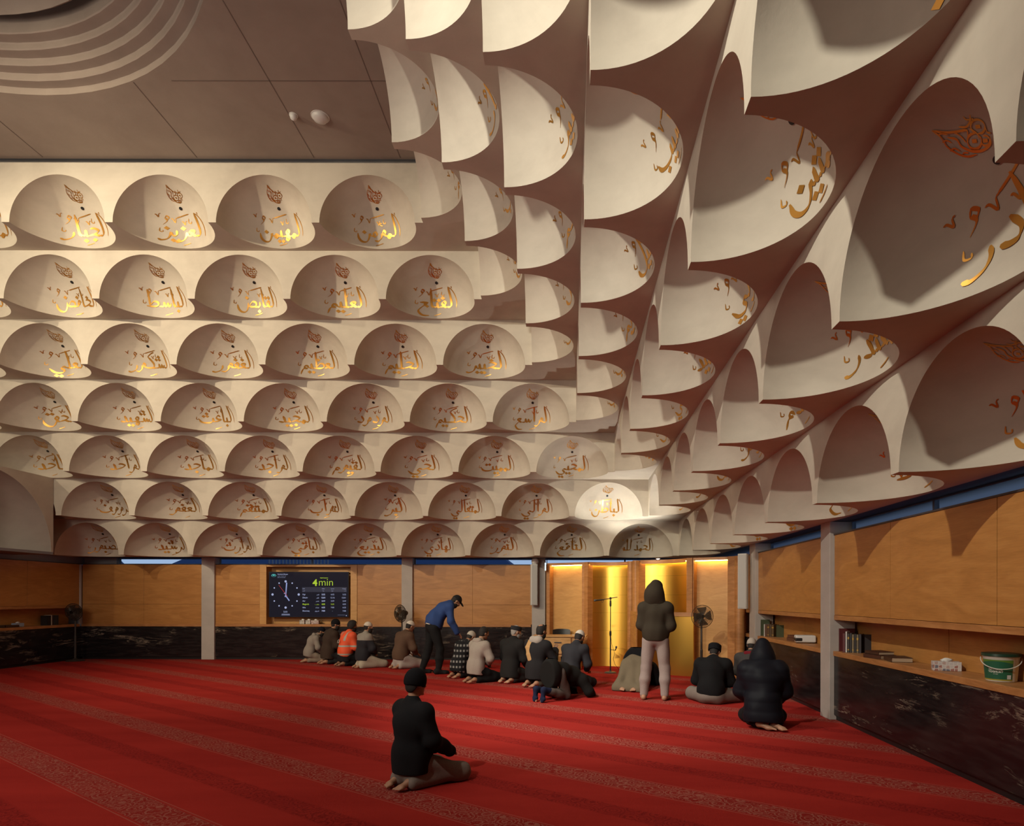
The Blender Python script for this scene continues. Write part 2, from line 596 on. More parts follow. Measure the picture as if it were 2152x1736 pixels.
# ---------------------------------------------------------------- outer walls behind the panels
ZP0, ZP1 = 1.33, 2.455       # bottom and top of the upper timber panels
ZS0, ZS1 = .85, .915         # shelf board
TH = .35
ZTOP = 2.455
struct(MB().box(-20.5, XR + TH + .2, YB + TH, YB + TH + .2, 0, ZTOP).box(-20.5, XR + .95, YB + .75, YB + .95, Z7 + .02, ZC + 1).build('wall_back', M_GREY))
struct(MB().box(XR + TH, XR + TH + .2, -3.2, YB + TH, 0, ZTOP).box(XR + .75, XR + .95, -3.2, YB + .9, Z7 + .02, ZC + 1).build('wall_right', M_GREY))
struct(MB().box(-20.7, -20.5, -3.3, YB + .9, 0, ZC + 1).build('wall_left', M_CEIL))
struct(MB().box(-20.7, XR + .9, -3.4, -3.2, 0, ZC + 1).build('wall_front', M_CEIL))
struct(MB().box(-20.7, XR + .95, -3.4, YB + .95, ZC + 2.6, ZC + 2.8).build('roof_slab', M_CEIL))
# grey-blue soffit between the lowest tier and the windows
def soffit():
    mb = MB()
    d7, x7 = tier_d(7) + .5 * P, tier_x(7) + .5 * P
    mb.box(-20.5, XR + .9, d7, YB + .9, Z7 + .005, Z7 + .10)
    mb.box(x7, XR + .9, -3.2, d7, Z7 + .005, Z7 + .10)
    return struct(mb.build('trim_5', M_BLUE))
soffit()
# dark soffit on the left
struct(MB().box(-20.5, XBIG, 9, 14.45, Z7 - .06, Z7 + .0).build('trim_6', M_GREY))
# ================================================================ gold lettering on the half domes
M_LETTER = mat('gold_paint', (.72, .36, .075), .36, .88)

A = {}   # joined letter bodies: (width, strokes); x runs to the left, baseline y = 0
A['alif', 's'] = (1.3, [[(-.5, 6.2), (-.6, 3), (-.62, .1)]])
A['alif', 'f'] = (1.1, [[(0, 0), (-.45, .25), (-.62, 1.4), (-.5, 6.1)]])
A['lam', 'i'] = (1.6, [[(-.3, 6.2), (-.42, 3), (-.5, .9), (-.85, .12), (-1.6, 0)]])
A['lam', 'm'] = (1.5, [[(0, 0), (-.7, 0), (-1.5, 0)], [(-.55, 6.1), (-.65, 3), (-.7, .1)]])
A['lam', 'f'] = (3.3, [[(0, 0), (-.35, .1), (-.5, .4)], [(-.4, 6.1), (-.5, .5), (-.7, -1.1), (-1.8, -1.9), (-2.9, -1.4), (-3.3, 0)]])
A['tooth', 'i'] = (1.4, [[(-.3, 1.6), (-.42, .45), (-.8, 0), (-1.4, 0)]])
A['tooth', 'm'] = (1.3, [[(0, 0), (-.38, .12), (-.55, 1.5), (-.68, .2), (-1.3, 0)]])
BA = [(-1.4, -.3), (-3, -.5), (-4.3, -.1), (-4.9, 1.1)]
NUN = [(-1.1, -1.8), (-2.3, -2.0), (-3.2, -1.0), (-3.4, .6)]
A['ba', 'f'] = (5, [[(0, 0), (-.4, .2), (-.55, 1.3), (-.7, .3)] + BA])
A['ba', 's'] = (5, [[(-.3, 1.5), (-.6, .3)] + BA])
A['nun', 'f'] = (3.6, [[(0, 0), (-.25, .7), (-.45, -.5)] + NUN])
A['nun', 's'] = (3.6, [[(-.1, 1.3), (-.4, -.4)] + NUN])
A['ya', 'f'] = (4.3, [[(0, 0), (-.8, .4), (-1.35, -.2), (-.75, -1.0), (-1.4, -1.9), (-3.0, -1.9), (-4.2, -.5)]])
A['ya', 's'] = (4.6, [[(-.1, 1.0), (-.9, 1.2), (-1.45, .3), (-.75, -.8), (-1.4, -1.9), (-3.0, -1.9), (-4.4, -.4)]])
JH = [(-2.1, 2.0), (-1.2, 2.2), (-.1, 1.5)]
A['jim', 'i'] = (2.7, [JH + [(-1.2, .6), (-2.7, 0)]])
A['jim', 'm'] = (2.7, [JH + [(-1.2, .6), (-2.7, 0)], [(0, 0), (-.6, .2), (-1.3, .55)]])
A['jim', 'f'] = (2.5, [[(0, 0), (-.4, .3), (-1.0, 1.2)], [(-2.0, 1.5), (-1.0, 1.5), (-.2, 1.2), (-1.7, -.2), (-2.5, -1.7), (-1.6, -3.0), (.1, -2.9)]])
A['jim', 's'] = A['jim', 'f']
A['dal', 'f'] = (2.3, [[(0, 0), (-.4, .15), (-.8, 2.4)], [(-.8, 2.4), (-.45, .8), (-.95, -.1), (-2.2, .15)]])
A['dal', 's'] = (2.4, [[(-.8, 2.5), (-.2, 1.0), (-.7, 0), (-1.6, -.1), (-2.3, .3)]])
A['ra', 'f'] = (1.7, [[(0, 0), (-.25, .9), (-.5, -.1), (-1.1, -1.2), (-2.3, -1.9), (-3.0, -1.6)]])
A['ra', 's'] = (1.7, [[(-.2, 1.0), (-.4, -.1), (-1.1, -1.2), (-2.3, -1.9), (-3.0, -1.6)]])
SI = [(-.2, .3), (-.7, .2), (-1.0, 1.1), (-1.2, .3), (-1.7, .2), (-2.0, 1.3), (-2.25, .15)]
A['sin', 'i'] = (3.4, [[(0, 1.1)] + SI + [(-3.4, 0)]])
A['sin', 'm'] = (3.4, [[(0, 0), (-.1, .9)] + SI + [(-3.4, 0)]])
A['sin', 'f'] = (5.7, [[(0, 0), (-.1, .9)] + SI[:-1] + [(-2.4, -.3)], [(x - 1.9, y) for x, y in [(-.1, 1.3), (-.4, -.4)] + NUN]])
A['sin', 's'] = A['sin', 'f']
SA = [(-2.5, .15), (-1.3, 1.6), (-.25, 1.35), (-.3, .35), (-1.4, -.05), (-2.5, .15)]
A['sad', 'i'] = (3.9, [SA + [(-2.75, 1.2), (-3.0, .1), (-3.9, 0)]])
A['sad', 'm'] = (3.9, [SA + [(-2.75, 1.2), (-3.0, .1), (-3.9, 0)], [(0, 0), (-.8, 0)]])
A['sad', 'f'] = (6.2, [SA, [(0, 0), (-.8, 0)], [(x - 2.5, y) for x, y in [(-.1, 1.3), (-.4, -.4)] + NUN]])
A['sad', 's'] = A['sad', 'f']
A['ta', 'i'] = (3.3, [SA[:-1] + [(-3.3, 0)], [(-2.1, 5.9), (-2.3, 3), (-2.4, .2)]])
A['ta', 'm'] = A['ta', 'i']
A['ta', 'f'] = A['ta', 'i']
A['ain', 'i'] = (2.3, [[(-.2, 1.9), (-.9, 2.4), (-1.6, 1.6), (-1.1, .95), (-.1, .8), (-1.2, .25), (-2.3, 0)]])
A['ain', 'm'] = (2.0, [[(0, 0), (-.5, .2), (-1.5, 1.3), (-.9, 1.65), (-.35, 1.3), (-1.0, .3), (-2.0, 0)]])
A['ain', 'f'] = (2.4, [[(0, 0), (-.5, .2), (-1.4, 1.2), (-.8, 1.5), (-.3, 1.2), (-1.2, 0), (-2.3, -1.4), (-1.5, -2.9), (.1, -2.9)]])
A['ain', 's'] = (2.4, [[(-.2, 2.2), (-.9, 2.7), (-1.6, 2.0), (-1.0, 1.2), (-.2, 1.1), (-1.6, .2), (-2.3, -1.4), (-1.5, -2.9), (.1, -2.9)]])
FL = [(-1.1, 1.2), (-.65, 1.9), (-.15, 1.4), (-.6, .85), (-1.05, 1.1)]
A['fa', 'i'] = (2.0, [FL + [(-1.0, .3), (-2.0, 0)]])
A['fa', 'm'] = (1.9, [[(0, 0), (-.5, .1), (-1.2, 1.2), (-.7, 1.9), (-.3, 1.3), (-.8, .3), (-1.9, 0)]])
A['fa', 'f'] = (5.4, [[(0, 0), (-.5, .1), (-1.1, 1.2), (-.65, 1.9), (-.3, 1.3), (-.8, .3)] + [(x - .4, y) for x, y in BA]])
A['fa', 's'] = A['fa', 'f']
A['qaf', 'f'] = (4.3, [[(0, 0), (-.5, .1), (-1.1, 1.2), (-.65, 1.9), (-.3, 1.3), (-.9, .1)] + [(x - .7, y) for x, y in NUN]])
A['qaf', 's'] = A['qaf', 'f']
A['kaf', 'i'] = (3.2, [[(.6, 5.6), (-.6, 5.0), (-1.9, 4.0)], [(-1.9, 4.0), (-.6, 1.8), (-.5, .7), (-1.2, .05), (-3.2, 0)]])
A['kaf', 'm'] = (3.2, A['kaf', 'i'][1] + [[(0, 0), (-1.2, .05)]])
A['kaf', 'f'] = (4.4, [[(0, 0), (-.5, .2)], [(-.4, 6), (-.55, .7), (-1.4, -.15), (-3.4, -.2), (-4.3, 1.0)], [(-1.6, 2.2), (-2.3, 1.9), (-1.7, 1.4), (-2.5, 1.1)]])
A['kaf', 's'] = A['kaf', 'f']
A['mim', 'i'] = (1.8, [[(-.95, .1), (-.9, 1.0), (-.35, 1.15), (-.1, .4), (-.6, -.1), (-1.1, .1), (-1.8, 0)]])
A['mim', 'm'] = (1.8, [[(0, 0), (-.3, .3), (-.9, .55), (-1.15, -.1), (-.6, -.55), (-.25, -.1), (-.9, .1), (-1.8, 0)]])
A['mim', 'f'] = (2.2, [[(0, 0), (-.5, .8), (-1.1, .75), (-1.15, 0), (-.5, -.15), (-1.5, -.3), (-2.0, -1.2), (-2.4, -2.6)]])
A['mim', 's'] = A['mim', 'f']
A['ha', 'i'] = (2.6, [[(-.9, 2.4), (-.2, 1.2), (-.7, .15), (-1.7, .3), (-1.75, 1.5), (-.95, 1.3), (-.9, .35), (-2.6, 0)]])
A['ha', 'm'] = (2.4, [[(0, 0), (-.6, .1), (-1.3, 1.2), (-.8, 1.8), (-.4, 1.2), (-1.0, .1), (-1.4, -.8), (-.8, -1.2), (-.5, -.6), (-1.2, -.02), (-2.4, 0)]])
A['ha', 'f'] = (1.5, [[(0, 0), (-.6, .3), (-.9, 1.7), (-1.4, .7), (-.95, -.05), (-.45, .35)]])
A['ha', 's'] = (1.6, [[(-.7, 1.8), (-.15, .9), (-.7, .1), (-1.4, .7), (-.7, 1.8)]])
WA = [(-1.0, .9), (-.55, 1.7), (-.1, 1.1), (-.5, .5), (-1.1, .8), (-1.3, -.3), (-2.2, -1.4), (-3.2, -1.3)]
A['waw', 's'] = (2.1, [WA])
A['waw', 'f'] = (2.1, [[(0, 0), (-.2, .5)], WA])

CH = {}
for ch, g, dots in [('ا', 'alif', 0), ('أ', 'alif', 9), ('آ', 'alif', 8), ('ل', 'lam', 0), ('ب', 'tooth', -1), ('ت', 'tooth', 2), ('ث', 'tooth', 3),
                    ('ن', 'tooth', 1), ('ي', 'tooth', -2), ('ى', 'tooth', 0), ('ئ', 'tooth', 9), ('ج', 'jim', -1), ('ح', 'jim', 0), ('خ', 'jim', 1),
                    ('د', 'dal', 0), ('ذ', 'dal', 1), ('ر', 'ra', 0), ('ز', 'ra', 1), ('س', 'sin', 0), ('ش', 'sin', 3), ('ص', 'sad', 0),
                    ('ض', 'sad', 1), ('ط', 'ta', 0), ('ظ', 'ta', 1), ('ع', 'ain', 0), ('غ', 'ain', 1), ('ف', 'fa', 1), ('ق', 'fa', 2),
                    ('ك', 'kaf', 0), ('م', 'mim', 0), ('ه', 'ha', 0), ('و', 'waw', 0), ('ؤ', 'waw', 9)]:
    CH[ch] = (g, dots)
FINAL = {'ب': 'ba', 'ت': 'ba', 'ث': 'ba', 'ن': 'nun', 'ي': 'ya', 'ى': 'ya', 'ئ': 'ya', 'ق': 'qaf'}
NOJOIN = set('اأآدذرزوؤ')

def spline(pts, n=6):
    pts = [np.array(p, float) for p in pts]
    if len(pts) < 2:
        return np.array(pts)
    ext = [2 * pts[0] - pts[1]] + pts + [2 * pts[-1] - pts[-2]]
    out = []
    for i in range(1, len(ext) - 2):
        p0, p1, p2, p3 = ext[i - 1:i + 3]
        for k in range(n):
            t = k / n
            out.append(.5 * (2 * p1 + (p2 - p0) * t + (2 * p0 - 5 * p1 + 4 * p2 - p3) * t * t + (3 * p1 - p0 - 3 * p2 + p3) * t ** 3))
    out.append(pts[-1])
    return np.array(out)

def name_strokes(text, rng):
    """list of (points, pen width) of one name, written right to left"""
    S = []
    x = 0.0
    dots = []
    for wi, wd in enumerate(text.split(' ')):
        start = 0
        if wd.startswith('ال') and len(wd) > 2:
            # the article: a hairline alif bowed to the right that meets the head of the lam
            S.append(([(x - 1.9, 6.7), (x - .9, 5.7), (x - .1, 3.9), (x + .25, 1.7), (x + .1, -.4)], .42))
            S.append(([(x - .9, 6.3), (x - 1.05, 6.8), (x - .8, 6.9)], .35))
            lam = [(x - 1.9, 6.7), (x - 1.5, 3.8), (x - 1.25, 1.1), (x - 1.6, .1), (x - 2.5, 0)]
            S.append((lam, 1.0))
            x -= 2.5
            start = 2
        for i in range(start, len(wd)):
            c = wd[i]
            if c not in CH:
                continue
            pj = i > 0 and wd[i - 1] not in NOJOIN
            last = i == len(wd) - 1
            nj = (not last) and c not in NOJOIN
            g, dn = CH[c]
            if not nj and c in FINAL:
                g = FINAL[c]
            form = ('m' if nj else 'f') if pj else ('i' if nj else 's')
            if (g, form) not in A:
                form = {'i': 's', 'm': 'f', 'f': 's', 's': 'f'}[form]
            w, st = A[g, form]
            for s in st:
                S.append(([(x + a, b) for a, b in s], 1.0))
            cx = x - (w * .5 if g not in ('ba', 'nun', 'sad', 'sin') else w * .45)
            top = 2.9 if g in ('jim', 'ain', 'fa', 'ta', 'dal', 'sin', 'sad', 'kaf') else 2.2
            if g == 'nun':
                top = 1.1
            if g == 'ya':
                top = 1.0
            if g == 'qaf':
                top = 2.9
            if dn in (1, 2, 3):
                for q in range(dn):
                    dots.append((cx + (q - (dn - 1) / 2) * 1.15 if q < 2 else cx, top + (1.0 if q == 2 else 0)))
            elif dn in (-1, -2):
                low = -1.5 if g in ('tooth', 'ba') else -1.2
                if g in ('ya',):
                    low = -3.1
                for q in range(-dn):
                    dots.append((cx + (q + (dn + 1) / 2) * 1.15, low))
            elif dn == 9:
                S.append(([(cx + .3, top + 4.3 if g == 'alif' else top + 1.4), (cx - .4, top + 4.6 if g == 'alif' else top + 1.6), (cx - .2, top + 4.0 if g == 'alif' else top + 1.0), (cx + .4, top + 3.7 if g == 'alif' else top + .8)], .4))
            elif dn == 8:
                S.append(([(cx + .9, 7.0), (cx, 7.3), (cx - .9, 6.9)], .5))
            x -= w
            if not nj and not last:
                x -= .35
        x -= 1.2
    xe = x + 1.2
    for dx, dy in dots:
        h = .48
        S.append(([(dx - h * .7, dy - h * .7), (dx + h * .7, dy + h * .7)], -1.15))
    # vowel marks and fillers of the script
    W = -xe
    ex = xe + W * .12
    S.append(([(ex - .2, 5.2), (ex + .25, 5.9), (ex + .65, 5.3), (ex + .25, 4.8), (ex - .05, 5.2), (ex + .1, 4.4), (ex - .9, 3.3)], .62))
    S.append(([(xe + W * .36, 5.2), (xe + W * .50, 5.7), (xe + W * .66, 6.3)], .62))
    def vee(px, py, s=.75):
        S.append(([(px - s, py + s * .5), (px - s * .5, py + s * .4), (px, py - s), (px + s * .4, py + s * .5), (px + s, py + s * .8)], .38))
    def hook(px, py):
        S.append(([(px + .1, py + 1.1), (px - .1, py), (px + .45, py - .25), (px + .6, py + .3)], .38))
    vee(xe + W * .30, 4.6)
    vee(xe + W * .52 + rng.uniform(-.4, .4), 3.8, .6)
    vee(xe - .2, 6.3, .6)
    hook(xe + W * .62, 3.9)
    hook(xe - .6, 1.2)
    S.append(([(xe + W * .40, -2.9), (xe + W * .50, -2.5), (xe + W * .58, -2.1)], .5))
    return S, (xe, W)

def ribbon(pts, pen, n=5):
    """outline of a broad pen drawn along the points: left and right edges"""
    if pen < 0:          # a rhombic dot
        (x0, y0), (x1, y1) = pts
        cx, cy, d = (x0 + x1) / 2, (y0 + y1) / 2, (x1 - x0) * .95
        return np.array([(cx - d, cy), (cx, cy + d)]), np.array([(cx, cy - d), (cx + d, cy)])
    c = spline(pts, n)
    t = np.gradient(c, axis=0)
    ln = np.linalg.norm(t, axis=1)[:, None] + 1e-9
    t = t / ln
    ang = np.arctan2(t[:, 1], t[:, 0])
    w = .74 * pen * (.26 + .74 * np.abs(np.sin(ang - math.radians(48))))
    k = np.arange(len(c)) / max(len(c) - 1, 1)
    w = w * np.clip(np.minimum(k, 1 - k) * 7 + .35, 0, 1)
    nrm = np.stack([-t[:, 1], t[:, 0]], 1)
    return c + nrm * w[:, None] * .5, c - nrm * w[:, None] * .5

def on_sphere(strokes, origin, scale, centre_b, r, name):
    """lay flat strokes on the inside of the quarter sphere around elevation centre_b"""
    c = np.array((0, math.cos(centre_b), math.sin(centre_b)))
    ex = np.array((1.0, 0, 0))
    ey = np.array((0, -math.sin(centre_b), math.cos(centre_b)))
    vs, fs = [], []
    for si, (pts, pen) in enumerate(strokes):
        L, Rr = ribbon(pts, pen)
        n0 = len(vs)
        rr = r - .004 - .0004 * (si % 7)
        for a, b in zip(L, Rr):
            for q in (a, b):
                x, y = (q[0] - origin[0]) * scale[0], (q[1] - origin[1]) * scale[1]
                # wrap: angle along the surface
                az = x
                v = c * math.cos(y) + ey * math.sin(y)
                v = v * math.cos(az) + ex * math.sin(az)
                vs.append(tuple(v * rr))
        for i in range(len(L) - 1):
            a = n0 + 2 * i
            fs.append((a, a + 2, a + 3, a + 1))
    return mesh(name, vs, fs, M_LETTER, True)

def emblem_strokes():
    S = []
    def circ(cx, cy, r, a0=0, a1=2 * PI, pen=.14, k=9):
        S.append(([(cx + r * math.cos(a0 + (a1 - a0) * i / k), cy + r * math.sin(a0 + (a1 - a0) * i / k)) for i in range(k + 1)], pen))
    circ(.35, -.55, .52, .6, 6.6, .34)
    circ(1.28, -.05, .52, -2.4, 3.7, .32)
    circ(.98, -1.08, .33, 2.4, 7.6, .28)
    for pts, pen in (([(-1.0, 2.3), (-.62, 1.5), (-.05, .85), (.5, .38), (.25, .02)], .34),
                     ([(-1.0, 2.3), (-1.02, 1.5), (-1.25, .7), (-1.1, -.2), (-.7, -.9), (-.1, -1.3)], .26),
                     ([(-.75, 1.1), (-.45, .5), (-.55, -.1), (-.25, -.85), (.35, -1.38), (1.1, -1.5), (1.5, -1.1)], .34),
                     ([(.35, .95), (.7, .55), (1.25, .62), (1.65, .95)], .30), ([(1.15, 1.2), (1.1, .85), (1.5, .55)], .24),
                     ([(.75, .3), (.85, -.35), (.7, -.7)], .28), ([(1.75, -.3), (1.5, -.75), (1.65, -1.0)], .26),
                     ([(-.2, .95), (-.1, .45), (-.15, -.2)], .22), ([(-1.35, .3), (-1.0, .2), (-.85, -.25)], .22),
                     ([(-1.25, 1.15), (-.95, 1.0), (-.85, .6)], .2), ([(-1.0, 1.75), (-.75, 1.55), (-.6, 1.2)], .2),
                     ([(-1.0, -.65), (-.75, -.55), (-.5, -.8)], .22)):
        S.append((pts, pen))
    for x, y in ((.35, -.55), (1.28, -.05), (.98, -1.08)):
        S.append(([(x - .09, y - .09), (x + .09, y + .09)], -1))
    return [([(x + .28 * y, y) for x, y in p], q * .86 if q > 0 else q) for p, q in S]

EMBLEM = on_sphere(emblem_strokes(), (.2, .3), (.104, .104), 1.10, R_CELL, 'emblem')
def oculus_mesh():
    c = Vector((0, math.cos(.80), math.sin(.80)))
    mb = MB()
    a = c.cross(Vector((1, 0, 0))).normalized()
    b = c.cross(a).normalized()
    N = 14
    rim = [c * (R_CELL - .010) + (a * math.cos(2 * PI * k / N) + b * math.sin(2 * PI * k / N)) * .026 for k in range(N)]
    deep = [v + c * .03 for v in rim]
    mb.add(rim + deep, [tuple(range(N))] + [(k, (k + 1) % N, N + (k + 1) % N, N + k) for k in range(N)])
    return mesh('oculus', mb.v, mb.f, M_BLACK)
OCULUS = oculus_mesh()

NAMES_B = {1: 'المؤمن المهيمن العزيز الجبار المتكبر', 2: 'الفتاح العليم القابض الباسط الخافض الرافع',
           3: 'الخبير الحليم العظيم الغفور الشكور العلي الكبير', 4: 'الواسع الحكيم الودود المجيد الباعث الشهيد الحق الوكيل',
           5: 'المحيي المميت الحي القيوم الواجد الماجد الواحد الأحد الصمد', 6: 'الباطن الوالي المتعالي البر التواب المنتقم العفو الرؤوف الرؤوف',
           7: 'الحمد_لله النافع النور الهادي البديع الباقي الوارث الرشيد الصبور'}
NAMES_R = {1: 'السلام القدوس الملك', 2: 'الرزاق الوهاب القهار الغفار', 3: 'اللطيف العدل الحكم البصير السميع',
           4: 'المجيب الرقيب الكريم الجليل الحسيب المقيت', 5: 'المعيد المبدئ المحصي الحميد الولي المتين القوي',
           6: 'الظاهر الآخر الأول المؤخر المقدم المقتدر القادر الصمد', 7: 'الضار المانع المغني الغني الجامع المقسط الجلال'}
rng = random.Random(3)
for o, i, k, side in DOMES:
    nm = (NAMES_B if side == 'B' else NAMES_R)[i].split(' ')[k].replace('_', ' ')
    S, (xe, W) = name_strokes(nm, rng)
    sx = min(max(1.06 / (W + 1.0), .052), .098)
    sy = .70 / 10.2
    put('lettering', on_sphere(S, (xe + W * .52, 2.0), (sx, sy), .40, R_CELL, 'lettering'), o)
    put('emblem', EMBLEM, o)
    put('oculus', OCULUS, o)
# ================================================================ lower walls: marble dado, timber panels, shelves, windows, columns
def bx(x):   # X of a pixel column on the back wall
    return (x - VX) * YB / F
def bz(y):
    return H + (VY - y) * YB / F

GAP = .004
def panel_run(name, boxes, material):
    """wall lining with thin shadow joints: one setting object"""
    mb = MB()
    for b in boxes:
        mb.box(*b)
    return struct(mb.build(name, material, bevel=.002))

XLI = XL - TH
# marble
struct(MB().box(XL, XR + TH, YB, YB + TH, .07, ZS0).build('trim_7', M_MARBLE))
struct(MB().box(XR, XR + TH, -3.2, YB - .001, .07, ZS0).build('trim_8', M_MARBLE))
struct(MB().box(XLI, XL, 9.5, YB + TH, .07, ZS0).build('trim_9', M_MARBLE))
struct(MB().box(XL + .02, XR + .02, YB + .03, YB + TH, 0, .07).build('baseboard_back', M_BLACK))
struct(MB().box(XR + .03, XR + TH, -3.2, YB, 0, .07).build('baseboard_right', M_BLACK))
struct(MB().box(XLI, XL - .03, 9.5, YB, 0, .07).build('baseboard_left', M_BLACK))

# shelf boards
def shelf(x0, x1, y0, y1, label):
    o = MB().box(x0, x1, y0, y1, ZS0 + .001, ZS1).build('wall_shelf', M_TRIM, bevel=.004)
    return tag(o, label, 'shelf', 'timber shelf boards over the marble')
SH_R = shelf(XR - .012, XR + TH - .03, -3.1, YB - .05, 'long timber shelf board with books and a bucket on the side wall')
SH_B = shelf(XL + .02, -.98, YB - .012, YB + TH - .03, 'timber ledge along the back wall under the screen')
SH_L = shelf(XLI + .03, XL + .012, 9.5, YB - .05, 'timber shelf board of the short wall behind the pedestal fan')

# right wall: upper cupboard fronts over an open niche
ys = [-3.1, 1.55, 3.38, 5.21, 6.94, 8.40, 8.72, 10.39, 11.77, 12.15, 14.0, YB - .02]
boxes = []
for a, b in zip(ys[:-1], ys[1:]):
    if (a, b) in ((8.40, 8.72), (11.77, 12.15)):
        continue
    boxes.append((XR, XR + .03, a + GAP, b - GAP, ZP0 + .066, ZP1))
panel_run('wall_right_panels', boxes, M_PLY)
panel_run('trim_10', [(XR - .004, XR + TH - .03, -3.1, 8.40, ZP0, ZP0 + .062), (XR - .004, XR + TH - .03, 8.72, 11.77, ZP0, ZP0 + .062), (XR - .004, XR + TH - .03, 12.15, YB - .02, ZP0, ZP0 + .062)], M_TRIM)
panel_run('wall_right_niche', [(XR + TH - .03, XR + TH, a + GAP, b - GAP, ZS1, ZP0) for a, b in zip([-3.1, 2.4, 4.8, 6.40, 8.72, 10.3, 12.1, 14.2], [2.4, 4.8, 6.40, 8.72, 10.3, 12.1, 14.2, YB - .05])], M_PLY)
# left wall
panel_run('wall_left_panels', [(XL - .03, XL, a + GAP, b - GAP, ZP0 + .066, ZP1) for a, b in ((9.5, 12.0), (12.0, 14.77), (14.77, YB - .03))], M_PLY)
panel_run('trim_11', [(XLI + .03, XL + .004, 9.5, YB - .03, ZP0, ZP0 + .062)], M_TRIM)
panel_run('wall_left_niche', [(XLI, XLI + .03, 9.5, YB, ZS1, ZP0)], M_PLY)
struct(MB().box(XLI - .2, XLI, 9.5, YB + .5, 0, ZTOP).build('wall_left_back', M_GREY))
struct(MB().box(XL - .01, XL + .035, YB - .055, YB - .012, ZS1, ZTOP).build('trim_12', M_COLUMN))
# back wall
ZJ = bz(1271.5)
bl = []
for a, b in ((XL + .04, bx(302)), (bx(302), bx(426)), (bx(453), bx(546)), (bx(751), bx(845)), (bx(868), bx(993)), (bx(993), bx(1118)), (bx(1145), bx(1330)), (bx(1330), XR)):
    bl.append((a + GAP / 2, b - GAP / 2, YB, YB + .03, ZJ + GAP / 2, ZTOP))
    bl.append((a + GAP / 2, b - GAP / 2, YB, YB + .03, ZS1, ZJ - GAP / 2))
panel_run('wall_back_panels', bl, M_PLY)
# recess for the screen
sx0, sx1 = bx(560), bx(737)
panel_run('trim_13', [(bx(546) + GAP, sx0, YB - .012, YB + .32, ZS1, ZTOP), (sx1, bx(751) - GAP, YB - .012, YB + .32, ZS1, ZTOP),
                      (sx0, sx1, YB + .29, YB + .32, ZS1, ZTOP), (sx0, sx1, YB + .0, YB + .29, ZTOP - .05, ZTOP), (sx0 + .16, sx1, YB + .19, YB + .285, bz(1204), bz(1197))], M_PLY2)

# sill line on top of the panels and the strip windows above
struct(MB().box(XL, XR + TH, YB - .01, YB + TH, ZTOP, ZTOP + .018).build('trim_14', mat('dark_sill', (.05, .04, .04), .5)))
struct(MB().box(XR - .01, XR + TH, -3.1, YB, ZTOP, ZTOP + .018).build('trim_15', bpy.data.materials['dark_sill']))
struct(MB().box(XLI, XL + .01, 9.5, YB, ZTOP, ZTOP + .018).build('trim_16', bpy.data.materials['dark_sill']))

M_FRAME = mat('blue_grey_window_frame', (.10, .13, .20), .5)
WN = [0]
def window(x0, y0, x1, y1):
    WN[0] += 1
    r = thing('window_%d' % WN[0], None, None)
    r['kind'] = 'structure'
    L = math.hypot(x1 - x0, y1 - y0)
    a = math.atan2(y1 - y0, x1 - x0)
    r.location = (x0, y0, 0)
    r.rotation_euler = (0, 0, a)
    z0, z1 = ZTOP + .018, Z7
    m = MB()
    m.box(0, L, 0, .05, z0, z0 + .015)
    m.box(0, L, 0, .05, z1 - .012, z1)
    n = max(1, int(L / 1.7))
    for k in range(n + 1):
        x = L * k / n
        m.box(max(x - .018, 0), min(x + .018, L), 0, .05, z0 + .015, z1 - .012)
    struct(m.build('window_frame', M_FRAME, r))
    struct(MB().box(.02, L - .02, .02, .026, z0 + .015, z1 - .012).build('pane', M_GLASS, r))
window(bx(238), YB + .20, bx(426), YB + .20)
window(bx(453), YB + .20, bx(845), YB + .20)
window(bx(868), YB + .20, bx(1118), YB + .20)
window(bx(1148), YB + .20, XR, YB + .20)
window(XR + .22, 11.75, XR + .22, 8.74)
window(XR + .22, 8.38, XR + .22, -2.9)
# blank head panel where the strip window stops short of the corner
struct(MB().box(XL, bx(238), YB + .12, YB + .3, ZTOP + .018, Z7).build('trim_17', M_GREY))
struct(MB().box(XLI - .2, XL - .06, 9.5, YB + .2, ZTOP + .018, Z7).build('trim_18', M_GREY))

# columns
def column(x0, x1, y0, y1, label):
    o = MB().box(x0, x1, y0, y1, 0, Z7).build('concrete_column', M_COLUMN, bevel=.006)
    o['kind'] = 'structure'
    return o
column(bx(426), bx(453), YB - .06, YB + .27, '')
column(bx(845), bx(868), YB - .06, YB + .27, '')
column(bx(1118), bx(1146), YB - .06, YB + .27, '')
column(XR - .06, XR + .28, 8.405, 8.715, '')
column(XR - .06, XR + .28, 11.775, 12.145, '')

